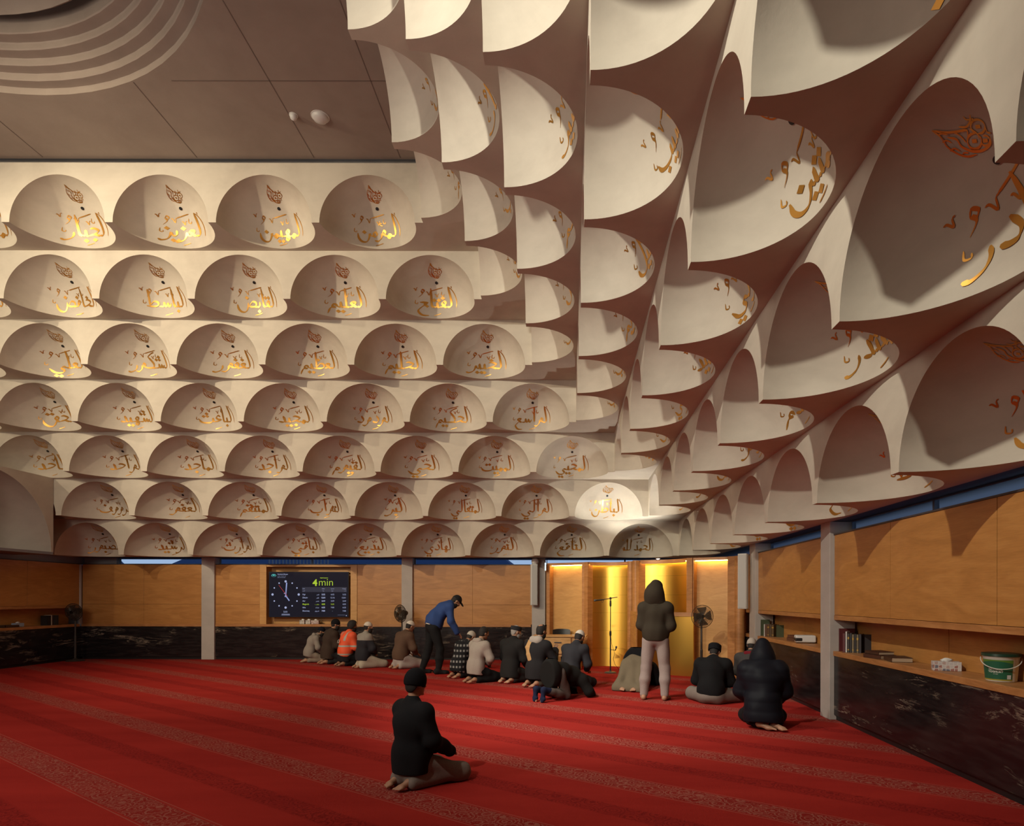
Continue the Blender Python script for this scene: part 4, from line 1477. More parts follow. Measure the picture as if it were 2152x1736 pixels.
def person(label, loc, heading, scale, J, tone, parts, h=.010, shoes=False):
    """parts: list of (name, material, function(SDF) that draws the garment)"""
    r = thing('person', label, 'person', loc, -math.radians(heading))
    r['group'] = 'worshippers on the carpet'
    me = body_mesh(J, h, tone)
    me.transform(Matrix.Scale(scale, 4))
    put('body', me, r)
    for i, (nm, material, fn) in enumerate(parts):
        lo, hi = box_of(J, .22)
        S = SDF(lo, hi, h * 1.1)
        fn(S, J)
        S.plane((0, 0, .004), (0, 0, -1))
        m = S.mesh(nm, material)
        if len(m.vertices) == 0:
            continue
        m.transform(Matrix.Scale(scale, 4))
        put(nm, m, r)
    # eyes
    for s in (-1, 1):
        p = head_pt(J, (s * .031, .083, .008)) * scale
        MB().lathe([(0, .010), (.006, .008), (.010, 0), (.006, -.008), (0, -.010)], p, 10).build('eye', M_EYE, r, smooth=True)
    return r

# ---------------------------------------------------------------- garments
def top(e=.022, hem=.06, folds=.006, seed=1, collar=.0, sleeve=1.0, bulk=1.0, quilt=0, belly=0.0):
    def fn(S, J):
        Rb = J['Rbody']
        up = J['waist'] - J['pelvis']; up = up / np.linalg.norm(up)
        low = J['pelvis'] - up * hem
        S.ell(low + up * .06, V(.158 * bulk + e, .128 * bulk + e, .26), None, .06)
        S.ell(J['pelvis'] * .4 + J['waist'] * .6 + Rb @ V(0, belly, 0), V(.150 * bulk + e, .115 * bulk + e + belly, .16), Rb, .08)
        S.cap(J['waist'], J['chest'], .105 * bulk + e, .115 * bulk + e, .08)
        S.ell(J['chest'], V(.165 * bulk + e, .105 * bulk + e, .175), Rb, .08)
        S.cap(J['shl'], J['shr'], .052 + e, .052 + e, .06)
        for n in 'lr':
            S.cap(J['chest'] * .4 + J['neck'] * .6, J['sh' + n], .058 + e, .052 + e, .05)
            a, b, c = J['sh' + n], J['elb' + n], J['wri' + n]
            c = b + (c - b) * sleeve
            S.cap(a, b, .053 + e, .048 + e, .04).cap(b, c, .048 + e, .034 + e, .035)
        S.cap(J['chest'], J['neck'] + (J['head'] - J['neck']) * (.02 + collar), .075 + e, .060 + e * .5 + collar * .02, .05)
        if quilt:
            g = S.grid()
            S.d = S.d + (.0045 * np.abs(np.sin(g[..., 2] * PI / quilt)) * -1).astype(np.float32)
        if folds:
            S.folds(folds, 30, seed)
        S.plane(low - up * .02, -up)
    return fn

def hem_skirt(e=.03, seed=3, drop=.0):
    """long shirt or robe over folded legs"""
    def fn(S, J):
        S.ell(J['pelvis'] + V(0, .03, -.08), (.15 + e, .15 + e, .14), None, .06)
        for n in 'lr':
            S.cap(J['hip' + n], J['knee' + n], .095 + e, .068 + e, .06)
            S.cap(J['knee' + n], J['ank' + n], .065 + e, .072 + e, .06)
        S.cap(J['kneel'] * V(1, .9, .8), J['kneer'] * V(1, .9, .8), .05 + e, .05 + e, .10)
        m = (J['kneel'] + J['kneer']) / 2
        S.cap(J['pelvis'], m, .08 + e, .04 + e, .10)
        S.folds(.012, 26, seed, (1, 1, .3))
    return fn

def trousers(e=.018, seed=4, cuff=.94, folds=.006):
    def fn(S, J):
        S.ell(J['pelvis'], (.150 + e, .125 + e, .12), None, .04)
        for n in 'lr':
            a, b, c = J['hip' + n], J['knee' + n], J['ank' + n]
            S.cap(a, b, .090 + e, .062 + e, .05)
            m = b * .55 + c * .45
            S.cap(b, m, .062 + e, .060 + e, .03).cap(m, b + (c - b) * cuff, .060 + e, .040 + e, .03)
        if folds:
            S.folds(folds, 34, seed)
    return fn

def socks(e=.006):
    def fn(S, J):
        for n in 'lr':
            a, b = J['ank' + n], J['knee' + n]
            S.cap(a, a + (b - a) * .25, .042 + e, .048 + e, .02)
            foot_sdf(S, J, n, e, False)
    return fn

def shoe(S, J):
    for n in 'lr':
        foot_sdf(S, J, n, .016, False)

def cap_round(depth=.03, e=.012, tilt=0, flat=None):
    """knitted or sewn cap: the crown of the head down to a rim"""
    def fn(S, J):
        Rh = J['Rhead']
        S.ell(head_pt(J, (0, -.008, .024)), (.074 + e, .094 + e, .100 + e), Rh, 0)
        S.plane(head_pt(J, (0, 0, depth)), Rh @ rot('X', tilt) @ V(0, 0, -1))
        if flat:
            S.plane(head_pt(J, (0, 0, flat)), Rh @ V(0, 0, 1))
    return fn

def beanie(depth=-.016, e=.02, tilt=-12):
    def fn(S, J):
        Rh = J['Rhead']
        S.ell(head_pt(J, (0, -.012, .034)), (.074 + e, .094 + e, .106 + e), Rh, 0)
        S.plane(head_pt(J, (0, 0, depth)), Rh @ rot('X', tilt) @ V(0, 0, -1))
        S.cap(head_pt(J, (-.02, -.10, depth + .02)), head_pt(J, (.02, -.10, depth + .02)), .012, .012, .02)
    return fn

def cap_pill(z0=.045, z1=.125, r=(.083, .104)):
    def fn(S, J):
        Rh = J['Rhead']
        g = (S.grid() - J['head']) @ Rh
        e = (np.sqrt((g[..., 0] / r[0]) ** 2 + ((g[..., 1] + .008) / r[1]) ** 2) - 1) * r[0]
        e = np.maximum(e, np.maximum(z0 - g[..., 2], g[..., 2] - z1))
        S.d = np.minimum(S.d, e.astype(np.float32))
    return fn

def hair(e=.008, front=.055, low=-.06, bald=False):
    def fn(S, J):
        Rh = J['Rhead']
        S.ell(head_pt(J, (0, -.010, .022)), (.074 + e, .094 + e, .100 + e), Rh, 0)
        S.ell(head_pt(J, (0, -.046, -.040)), (.058 + e, .040 + e, .050), Rh, .02)
        S.plane(head_pt(J, (0, front, .04)), Rh @ V(0, 1, -.55))
        S.plane(head_pt(J, (0, 0, low)), Rh @ V(0, .9, -1))
        if bald:
            S.cut_ell(head_pt(J, (0, -.055, .110)), (.046, .050, .042), Rh)
    return fn

def beard(e=.010, long=.02):
    def fn(S, J):
        Rh = J['Rhead']
        S.ell(head_pt(J, (0, .034, -.070)), (.054 + e, .058 + e, .058 + long), Rh, 0)
        S.plane(head_pt(J, (0, 0, -.040)), Rh @ V(0, -.5, 1))
        S.plane(head_pt(J, (0, -.005, 0)), Rh @ V(0, -1, 0))
        S.cut_ell(head_pt(J, (0, .098, -.063)), (.024, .02, .010), Rh)
    return fn

def hood_up(e=.03, seed=5):
    def fn(S, J):
        Rh = J['Rhead']
        S.ell(head_pt(J, (0, -.022, .030)), (.072 + e, .098 + e, .108 + e), Rh, 0)
        S.ell(head_pt(J, (0, -.015, -.060)), (.100 + e, .112 + e, .125), Rh, .06)
        S.cap(head_pt(J, (0, -.01, .112)), head_pt(J, (0, -.075, .105)), .032 + e * .5, .034, .06)
        for n in 'lr':
            S.cap(head_pt(J, (0, -.03, -.09)), J['sh' + n] * .62 + J['neck'] * .38, .075 + e * .5, .048 + e * .4, .13)
        S.folds(.007, 26, seed)
        S.cut_ell(head_pt(J, (0, .120, -.03)), (.085, .095, .120), Rh)
    return fn

def hood_down(e=.0, seed=6):
    def fn(S, J):
        Rb = J['Rbody']
        c = J['neck'] + Rb @ V(0, -.085, -.01)
        S.ell(c, (.115 + e, .055 + e, .075 + e), Rb, 0)
        for s in (-1, 1):
            S.cap(c + Rb @ V(s * .08, .02, .02), J['neck'] + Rb @ V(s * .055, .075, -.03), .040 + e, .03, .05)
        S.folds(.007, 30, seed)
    return fn

def peak(S, J):
    Rh = J['Rhead']
    S.ell(head_pt(J, (0, .115, .050)), (.068, .075, .010), Rh @ rot('X', -12), 0)
    S.plane(head_pt(J, (0, .07, 0)), Rh @ V(0, -1, 0))
# ================================================================ the worshippers
def at(x, y):
    p = px_floor(x, y)
    return (p.x, p.y, 0)
T1_, T2_, T3_ = (.36, .19, .115), (.27, .14, .085), (.42, .24, .155)
BLACK, NAVY, CHAR = (.010, .010, .012), (.008, .010, .018), (.022, .022, .024)
M_STUB = mat('dark_beard_hair', (.012, .009, .008), .8)
M_GREYH = mat('grey_beard_hair', (.30, .28, .26), .8)

def plaid():
    m = cloth((.0181, .0181, .0201))
    m = m.copy(); m.name = 'plaid_flannel'
    p = nd(m, 'ShaderNodeTexCoord').outputs['Object']
    s = nd(m, 'ShaderNodeSeparateXYZ'); lk(m, p, s.inputs[0])
    ax = math_(m, 'ADD', s.outputs[0], math_(m, 'MULTIPLY', s.outputs[1], .8))
    a = math_(m, 'LESS_THAN', math_(m, 'FLOORED_MODULO', ax, .085), .040)
    b = math_(m, 'LESS_THAN', math_(m, 'FLOORED_MODULO', s.outputs[2], .105), .042)
    both = math_(m, 'MULTIPLY', a, b)
    one = math_(m, 'ADD', math_(m, 'MULTIPLY', both, .8), math_(m, 'MULTIPLY', b, .06))
    lk(m, mix(m, one, (.012, .012, .014), (.27, .265, .26)), bsdf(m).inputs['Base Color'])
    return m

def vest_mat():
    m = mat('orange_safety_vest', (.75, .095, .03), .7)
    s = nd(m, 'ShaderNodeSeparateXYZ'); lk(m, nd(m, 'ShaderNodeTexCoord').outputs['Object'], s.inputs[0])
    z, x = s.outputs[2], s.outputs[0]
    def bandz(a, b):
        return math_(m, 'MULTIPLY', math_(m, 'GREATER_THAN', z, a), math_(m, 'LESS_THAN', z, b))
    st = math_(m, 'MAXIMUM', bandz(.455, .495), bandz(.265, .300))
    sx = math_(m, 'MULTIPLY', math_(m, 'LESS_THAN', math_(m, 'ABSOLUTE', math_(m, 'SUBTRACT', math_(m, 'ABSOLUTE', x), .115)), .022), math_(m, 'GREATER_THAN', z, .60))
    lk(m, mix(m, math_(m, 'MAXIMUM', st, sx), (.75, .095, .03), (.36, .35, .31)), bsdf(m).inputs['Base Color'])
    return m

def two_tone(lowc, highc, zc):
    m = mat('two_tone_jacket', lowc, .9)
    s = nd(m, 'ShaderNodeSeparateXYZ'); lk(m, nd(m, 'ShaderNodeTexCoord').outputs['Object'], s.inputs[0])
    lk(m, mix(m, math_(m, 'GREATER_THAN', s.outputs[2], zc), lowc, highc), bsdf(m).inputs['Base Color'])
    return m

# 1 boy kneeling alone in front
J = pose('kneel', lean=1, hunch=3, spread=.21, yaw=-4, nod=4, arms='thigh')
person('boy kneeling alone on the open carpet in black sweatshirt, black knit cap and grey trousers', (-1.315, 5.47, 0), 40, .885, J, T1_, [
    ('trousers', cloth((.20, .165, .145)), hem_skirt(.004, 3)),
    ('sweatshirt', cloth(BLACK), top(.030, .085, .007, 1, .0, 1.3, 1.16)),
    ('knit_cap', cloth((.007, .007, .009)), beanie(-.020, .022, -10)),
    ('hair', M_STUB, hair(.014, .0, -.055)),
], .0085)

# the five men at the left end of the front row
J = pose('kneel', lean=14, hunch=22, nod=18, yaw=-10)
person('man kneeling at the end of the row in grey hooded sweatshirt and navy cap', at(655, 1393), 62, .86, J, T1_, [
    ('trousers', cloth((.24, .19, .15)), trousers(.014)),
    ('sweatshirt', cloth((.27, .235, .205)), top(.03, .06, .007, 2)),
    ('hood', cloth((.27, .235, .205)), hood_down(.0)),
    ('knit_cap', cloth(NAVY), cap_round(.005, .014)),
    ('beard', M_STUB, beard(.01, .02)), ('hair', M_STUB, hair(.006, .02)),
], .0115)
J = pose('kneel', lean=6, hunch=14, nod=10, yaw=-18)
person('kneeling man in dark brown coat and black knit cap beside the orange vest', at(695, 1396), 48, 1.0, J, T1_, [
    ('trousers', cloth(CHAR), trousers(.014)),
    ('coat', cloth((.050, .034, .026)), top(.036, .10, .007, 3)),
    ('knit_cap', cloth(BLACK), cap_round(.0, .016)),
    ('beard', M_STUB, beard(.012, .03)), ('hair', M_STUB, hair(.006, .02)),
], .0115)
J = pose('kneel', lean=8, hunch=12, nod=8, yaw=-16)
pv = person('kneeling man with long dark hair in orange safety vest with silver bands', at(730, 1400), 44, .98, J, T2_, [
    ('trousers', cloth(BLACK), trousers(.014)),
    ('jumper', cloth((.014, .013, .016)), top(.024, .12, .006, 4)),
    ('safety_vest', vest_mat(), top(.036, .0, .005, 5, 0, .0)),
    ('hair', M_STUB, hair(.028, .05, -.16)), ('beard', M_STUB, beard(.010, .02)),
], .0115)
# pale double-leaf emblem on the back of the vest
def leaf_badge():
    mb = MB()
    for sgn in (-1, 1):
        a = [(sgn * .012 + sgn * .034 * math.sin(PI * t) ** .8, -.05 + .10 * t) for t in np.linspace(0, 1, 9)]
        b = [(sgn * .012 + sgn * .012 * math.sin(PI * t), -.045 + .09 * t) for t in np.linspace(0, 1, 9)]
        n = len(a)
        mb.add([(x, 0, z) for x, z in a] + [(x, 0, z) for x, z in b], [(i, i + 1, n + i + 1, n + i) for i in range(n - 1)])
    return mb
lb = leaf_badge()
lb.xform(Matrix.Translation((-.01, -.212, .585)) @ Matrix.Rotation(math.radians(-14), 4, 'X'))
lb.build('emblem', mat('pale_print', (.70, .66, .58), .7), pv)
J = pose('kneel', lean=4, hunch=10, nod=6, yaw=-14, arms='lap')
person('bearded man in white skullcap and navy jacket with grey yoke, pale robe spread out', at(768, 1404), 46, .96, J, T1_, [
    ('robe', cloth((.40, .35, .28)), hem_skirt(.012, 7)),
    ('jacket', two_tone((.012, .012, .018), (.26, .235, .205), .64), top(.034, .05, .007, 6)),
    ('skullcap', cloth((.62, .56, .48)), cap_round(.022, .010)),
    ('beard', M_STUB, beard(.014, .045)), ('hair', M_STUB, hair(.006, .02)),
], .0115)
J = pose('kneel', lean=10, hunch=20, nod=22, yaw=-6)
person('kneeling man in brown jumper and white skullcap, pale robe and bare feet', at(846, 1405), 40, 1.03, J, T1_, [
    ('robe', cloth((.36, .31, .29)), hem_skirt(.010, 8)),
    ('jumper', cloth((.105, .062, .042)), top(.032, .04, .007, 7)),
    ('skullcap', cloth((.62, .57, .50)), cap_round(.022, .010)),
    ('hair', M_STUB, hair(.006, .02)),
], .0115)

# man bending over, standing
K = {'pelvis': V(0, -.06, .93), 'waist': V(0, .02, 1.09), 'chest': V(0, .15, 1.24), 'neck': V(0, .29, 1.36), 'head': V(0, .42, 1.42),
     'shl': V(-.19, .22, 1.31), 'shr': V(.19, .22, 1.31), 'elbl': V(-.31, -.02, 1.09), 'wril': V(-.24, -.10, .88), 'handl': V(-.23, -.09, .80),
     'elbr': V(.24, .24, 1.04), 'wrir': V(.22, .37, .82), 'handr': V(.21, .43, .76),
     'hipl': V(-.10, -.05, .88), 'hipr': V(.10, -.05, .88), 'kneel': V(-.13, -.10, .48), 'kneer': V(.13, .06, .48),
     'ankl': V(-.14, -.22, .10), 'ankr': V(.15, .02, .10), 'toel': V(-.15, -.03, .03), 'toer': V(.16, .20, .03)}
J = pose('stand', lean=32, nod=48, J=K)
person('standing man bending forward in blue jacket, black trousers and dark peaked cap', at(915, 1416), 62, 1.08, J, T1_, [
    ('trousers', cloth((.012, .012, .013)), trousers(.016)),
    ('undershirt', cloth((.50, .46, .40)), top(.010, .045, .004, 12, -.12, .0, .88)),
    ('jacket', cloth((.030, .062, .19), .8), top(.026, -.03, .008, 9, .10)),
    ('peaked_cap', cloth((.016, .015, .016)), cap_round(.022, .012)),
    ('cap_peak', cloth((.016, .015, .016)), peak),
    ('beard', M_STUB, beard(.010, .02)), ('hair', M_STUB, hair(.006, .03)),
    ('shoe', cloth((.014, .014, .015)), shoe),
], .0105)

J = pose('kneel', lean=18, hunch=24, nod=30, yaw=-6)
person('kneeling man in black and grey checked shirt with pale knit cap', at(968, 1424), 36, .94, J, T1_, [
    ('trousers', cloth(BLACK), trousers(.014)),
    ('checked_shirt', plaid(), top(.032, .11, .007, 10)),
    ('hood', cloth((.018, .018, .02)), hood_down(-.015)),
    ('knit_cap', cloth((.46, .41, .35)), cap_round(.0, .012)),
    ('hair', M_STUB, hair(.006, .02)),
], .0105)
J = pose('kneel', lean=8, hunch=12, nod=14, yaw=-6, arms='lap')
person('kneeling man with short dark hair in light grey marl sweater and black trousers', at(1005, 1434), 46, .98, J, T1_, [
    ('trousers', cloth((.010, .010, .011)), trousers(.014)),
    ('sweater', cloth((.34, .295, .26)), top(.030, .07, .009, 11)),
    ('hood', cloth((.34, .295, .26)), hood_down(-.01)),
    ('hair', M_STUB, hair(.010, .05)),
], .0105)
J = pose('kneel', lean=6, hunch=12, nod=10, yaw=-24)
person('elderly man with grey beard in black coat and dark brimless felt hat', at(1077, 1434), 34, 1.0, J, T3_, [
    ('trousers', cloth((.03, .028, .027)), trousers(.014)),
    ('coat', cloth((.018, .017, .017)), top(.040, .13, .006, 12, .04)),
    ('felt_hat', cloth((.026, .026, .030)), cap_pill(.026, .108, (.094, .112))),
    ('hair', M_GREYH, hair(.006, .0, -.05)), ('beard', M_GREYH, beard(.010, .02)),
], .0105)
J = pose('kneel', lean=6, hunch=12, nod=12, yaw=-10, arms='raised')
psc = person('balding man with raised hands in black jacket with tan scarf over the shoulder', at(1130, 1442), 36, 1.04, J, T1_, [
    ('trousers', cloth((.05, .04, .03)), trousers(.02)),
    ('jacket', cloth((.020, .019, .021)), top(.034, .10, .008, 13)),
    ('hood', cloth((.36, .32, .28)), hood_down(.01)),
    ('hair', M_STUB, hair(.008, .05, -.06, True)), ('beard', M_STUB, beard(.010, .015)),
], .0105)
def scarf(S, J):
    Rb = J['Rbody']
    n = J['neck']
    pts = [n + Rb @ V(.06, .06, .0), n + Rb @ V(.02, -.08, .03), n + Rb @ V(-.09, -.105, -.02), n + Rb @ V(-.10, -.165, -.14), n + Rb @ V(-.06, -.175, -.26), n + Rb @ V(-.02, -.170, -.36)]
    for a, b in zip(pts[:-1], pts[1:]):
        for o in (-.035, -.012, .012, .035):
            S.cap(a + V(o, 0, 0), b + V(o, 0, 0), .016, .016, .02)
    S.folds(.004, 50, 2)
S = SDF(*box_of(J, .22), .0105); scarf(S, J)
m_ = S.mesh('scarf', cloth((.45, .27, .12))); m_.transform(Matrix.Scale(1.04, 4)); put('scarf', m_, psc)

J = pose('kneel', lean=12, hunch=22, nod=26, yaw=-6)
person('kneeling man in white skullcap and charcoal shirt in front of the desk', at(1203, 1447), 34, 1.0, J, T1_, [
    ('trousers', cloth(CHAR), trousers(.014)),
    ('shirt', cloth((.030, .030, .036)), top(.024, .10, .007, 14, .06)),
    ('skullcap', cloth((.60, .55, .48)), cap_round(.024, .011)),
    ('hair', M_STUB, hair(.008, .02)), ('beard', M_STUB, beard(.008, .01)),
], .0105)
J = pose('bow', tucked=True)
person('man bowed to the floor in black jumper, grey trousers and navy socks', (-.20, 10.07, 0), 42, .97, J, T1_, [
    ('trousers', cloth((.085, .068, .060)), trousers(.012, 4, .86)),
    ('jumper', cloth((.010, .0095, .009)), top(.038, .17, .007, 15)),
    ('socks', cloth((.012, .017, .045)), socks(.008)),
    ('hair', M_STUB, hair(.010, .05)),
], .0095)
J = pose('bow')
def robe_bow(S, J):
    S.ell(J['pelvis'] + V(0, -.03, -.02), (.150, .13, .12), None, .06)
    for n in 'lr':
        S.cap(J['hip' + n] + V(0, -.04, 0), J['ank' + n] + V((.10 if n == 'r' else -.10), -.02, .0), .085, .08, .06)
        S.cap(J['hip' + n], J['knee' + n], .09, .09, .06)
    S.cap(J['ankl'] + V(-.10, -.04, -.03), J['ankr'] + V(.10, -.04, -.03), .07, .07, .08)
    S.cap(J['pelvis'], (J['ankl'] + J['ankr']) / 2, .11, .09, .08)
    S.folds(.014, 30, 9, (1.2, 1, .25))
person('worshipper bowed to the floor in olive robe with black jacket pulled over the back', at(1334, 1446), 20, 1.06, J, T1_, [
    ('robe', cloth((.150, .120, .080)), robe_bow),
    ('jacket', cloth(BLACK), top(.060, -.10, .008, 16)),
    ('hair', M_STUB, hair(.010, .05)),
], .0095)

K = {'ankl': V(-.175, -.03, .085), 'ankr': V(.14, -.03, .085), 'toel': V(-.22, .16, .03), 'toer': V(.20, .15, .03), 'kneel': V(-.15, .01, .49)}
J = pose('stand', lean=2, nod=30, yaw=-22, J=K)
person('tall barefoot man standing in dark olive hooded sweatshirt and grey jogging trousers', at(1378, 1470), 14, 1.035, J, T1_, [
    ('joggers', cloth((.30, .245, .225)), trousers(.020, 4, .98, .005)),
    ('sweatshirt', cloth((.040, .032, .022)), top(.034, .02, .007, 17, 0, 1.0, 1.04)),
    ('hood', cloth((.040, .032, .022)), hood_up(.030)),
], .0095)

J = pose('cross', lean=14, hunch=26, nod=30, arms='lap')
person('man sitting cross-legged in black jacket and black brimless cap beside the fan', at(1494, 1478), 22, 1.02, J, T3_, [
    ('trousers', cloth((.19, .155, .135)), trousers(.04, 5, .95, .008)),
    ('jacket', cloth((.009, .009, .010)), top(.040, .0, .007, 18, .04)),
    ('brimless_cap', cloth((.008, .008, .010)), cap_pill(.006, .108, (.100, .118))),
    ('hair', M_STUB, hair(.004, .0, -.06)), ('beard', M_STUB, beard(.008, .01)),
], .0095)
J = pose('kneel', lean=10, hunch=20, nod=20, yaw=-10, spread=.22, J={'ankl': V(-.05, -.14, .065), 'toel': V(.12, -.26, .03), 'ankr': V(.12, -.12, .065), 'toer': V(.26, -.27, .03)})
person('kneeling man with raised hood in thick navy quilted jacket, soles of bare feet showing', at(1604, 1528), 16, 1.0, J, T1_, [
    ('trousers', cloth((.010, .010, .012)), trousers(.02)),
    ('quilted_jacket', cloth((.0075, .0085, .0135), .6), top(.062, .15, .009, 19, .05, 1.0, 1.12, .115)),
    ('hood', cloth((.0075, .0085, .0135), .6), hood_up(.034)),
], .009)
J = pose('kneel', lean=8, hunch=16, nod=18)
person('partly hidden person in pale cap and grey jacket beyond the quilted jacket', (2.93, 10.2, 0), 25, .90, J, T1_, [
    ('trousers', cloth(CHAR), trousers(.014)),
    ('jacket', cloth((.055, .050, .048)), top(.034, .1, .007, 20)),
    ('scarf', cloth((.16, .012, .02)), hood_down(-.02)),
    ('knit_cap', cloth((.42, .37, .32)), cap_round(.0, .014)),
    ('hair', M_STUB, hair(.006, .02)),
], .011)
# ================================================================ furniture and small things
def text_mesh(body, size, align='LEFT', bold=0.0):
    c = bpy.data.curves.new('t', 'FONT')
    c.body = body; c.size = size; c.align_x = align; c.offset = bold
    c.resolution_u = 3
    o = bpy.data.objects.new('t', c)
    col.objects.link(o)
    dg = bpy.context.evaluated_depsgraph_get()
    me = bpy.data.meshes.new_from_object(o.evaluated_get(dg))
    vs = [tuple(v.co) for v in me.vertices]; fs = [tuple(p.vertices) for p in me.polygons]
    bpy.data.objects.remove(o); bpy.data.curves.remove(c); bpy.data.meshes.remove(me)
    return vs, fs

def emit(name, color, strength):
    m = mat(name, (0.01, .01, .01), .3)
    bsdf(m).inputs['Emission Color'].default_value = (*color, 1)
    bsdf(m).inputs['Emission Strength'].default_value = strength
    return m

# ---------------------------------------------------------------- television with the prayer times
def television():
    X0, X1_, Z0, Z1 = bx(563.5), bx(730), bz(1297.5), bz(1203.5)
    y = YB + .06
    r = thing('television', 'wall television showing prayer times and an analogue clock face', 'television', ((X0 + X1_) / 2, y, (Z0 + Z1) / 2))
    W, Hh = (X1_ - X0), (Z1 - Z0)
    MB().box(-W / 2 - .012, W / 2 + .012, 0, .05, -Hh / 2 - .012, Hh / 2 + .012).build('bezel', M_BLACK, r, bevel=.004)
    scr = emit('screen_glow', (.0065, .0068, .014), 1.0)
    bsdf(scr).inputs['Roughness'].default_value = .12
    MB().box(-W / 2, W / 2, -.004, 0, -Hh / 2, Hh / 2).build('screen', scr, r)
    MB().box(W / 2 * .9, W / 2 * .93, .05, .20, -.05, .05).box(-.1, .1, .05, .23, -.1, .1).build('wall_bracket', M_BLACK, r)
    mw, mg = MB(), MB()
    def P_(px, py):      # pixel of the photograph crop 2152 wide over x 550..760, y 1170..1330
        X = bx(550 + px / 10.248); Z = bz(1170 + py / 10.25)
        return X - (X0 + X1_) / 2, Z - (Z0 + Z1) / 2
    def T(m, body, px, py, size, align='LEFT', bold=0.0, dy=-.0062):
        vs, fs = text_mesh(body, size, align, bold)
        x, z = P_(px, py)
        m.add([(x + v[0], dy, z + v[1]) for v in vs], fs)
    def D(m, px, py, rad, n=14, dy=-.0062):
        x, z = P_(px, py)
        m.add([(x + rad * math.cos(2 * PI * k / n), dy, z + rad * math.sin(2 * PI * k / n)) for k in range(n)], [tuple(range(n))])
    def L(m, a, b, w0, w1, dy=-.0062):
        (x0, z0), (x1, z1) = P_(*a), P_(*b)
        d = math.hypot(x1 - x0, z1 - z0); nx, nz = -(z1 - z0) / d, (x1 - x0) / d
        m.add([(x0 + nx * w0, dy, z0 + nz * w0), (x0 - nx * w0, dy, z0 - nz * w0), (x1 - nx * w1, dy, z1 - nz * w1), (x1 + nx * w1, dy, z1 + nz * w1)], [(0, 1, 2, 3)])
    T(mw, 'Punchbowl Mosque', 320, 396, .034, bold=.0008)
    T(mw, 'مسجد بانشبول', 320, 430, .026)
    T(mw, 'prayer and community', 320, 462, .022)
    T(mg, 'Maghrib iqamah in', 1325, 472, .028, 'CENTER', .001)
    T(mg, '4', 1082, 632, .228, bold=.009)
    T(mg, 'min', 1200, 632, .268, bold=-.0022)
    band = MB()
    x0, z0 = P_(850, 770); x1, z1 = P_(1815, 665)
    band.box(x0, x1, -.0056, -.005, z0, z1)
    for body, px, al in (('Salah', 860, 'LEFT'), ('Adhan', 1310, 'CENTER'), ('Iqamah', 1508, 'CENTER'), ('Timings', 1795, 'RIGHT')):
        T(mw, body, px, 708, .030, al)
    for body, px, al in (('صلاة', 860, 'LEFT'), ('أذان', 1310, 'CENTER'), ('إقامة', 1508, 'CENTER'), ('بدأ', 1795, 'RIGHT')):
        T(mw, body, px, 752, .026, al)
    rows = [('Fajr', 'ﺮﺠﻓ', '5:32', '6:02', '5:32', 838), ('Dhuhr', 'ﺮﻬﻇ', '12:01', '12:16', '12:01', 907), ('Asr', 'ﺮﺼﻋ', '2:44', '2:59', '2:44', 978),
            ('Maghrib', 'ﺏﺮﻐﻣ', '4:55', '5:05', '4:55', 1048), ('Isha', 'ﺀﺎﺸﻋ', '6:25', '7:00', '6:25', 1118), ('Shurooq', 'ﻕﻭﺮﺷ', '7:00', '-', '7:00', 1192)]
    for n, ar, a, b, c, py in rows:
        m = mg if n == 'Maghrib' else mw
        T(m, n, 860, py, .052, bold=.0006)
        T(m, ar, 1220, py, .046, 'RIGHT')
        T(m, a, 1310, py, .052, 'CENTER', .0016)
        T(m, b, 1508, py, .052, 'CENTER')
        T(mw, c, 1800, py, .052, 'RIGHT')
    T(mw, '5:01', 495, 1218, .066, 'CENTER')
    L(mw, (410, 1248), (585, 1248), .004, .004); L(mw, (405, 1270), (590, 1270), .004, .004)
    L(mw, (1620, 1268), (1780, 1268), .0014, .0014); D(mw, 1807, 1278, .013)
    mc, mh, mr = MB(), MB(), MB()
    for k in range(12):
        a = 2 * PI * k / 12
        big = k % 3 == 0
        D(mc, 495 + 283 * math.sin(a), 825 - 283 * math.cos(a), .030 if big else .019)
    L(mh, (497, 850), (517, 570), .012, .017); L(mh, (490, 840), (575, 960), .012, .016); D(mh, 490, 865, .020); D(mh, 470, 800, .014)
    L(mr, (530, 860), (345, 618), .004, .0025, -.0068)
    logo = MB()
    n = 20
    x, z = P_(237, 415)
    logo.add([(x + q * math.cos(2 * PI * k / n), -.0062, z + .6 * q * math.sin(2 * PI * k / n) - (.004 if q < .06 else 0)) for q in (.062, .050) for k in range(n)], [(k, (k + 1) % n, n + (k + 1) % n, n + k) for k in range(n)])
    logo.add([(x + .030 * math.cos(PI * k / 9), -.0062, z + .022 * math.sin(PI * k / 9)) for k in range(10)] + [(x - .022, -.0062, z - .010), (x + .022, -.0062, z - .010)], [tuple(range(10)) + (10, 11)])
    ew = emit('screen_white', (.55, .62, .95), .62)
    for nm, m, mt in (('screen_text', mw, ew), ('highlight_text', mg, emit('screen_lime', (.48, .70, .03), .75)), ('table_band', band, emit('screen_band', (.012, .015, .034), 1.0)),
                      ('clock_marking', mc, ew), ('clock_hand', mh, emit('screen_hand', (.36, .44, .80), .7)), ('second_hand', mr, emit('screen_red', (.8, .05, .05), .8)), ('screen_logo', logo, emit('screen_teal', (.10, .62, .60), .7))):
        m.build(nm, mt, r)
television()

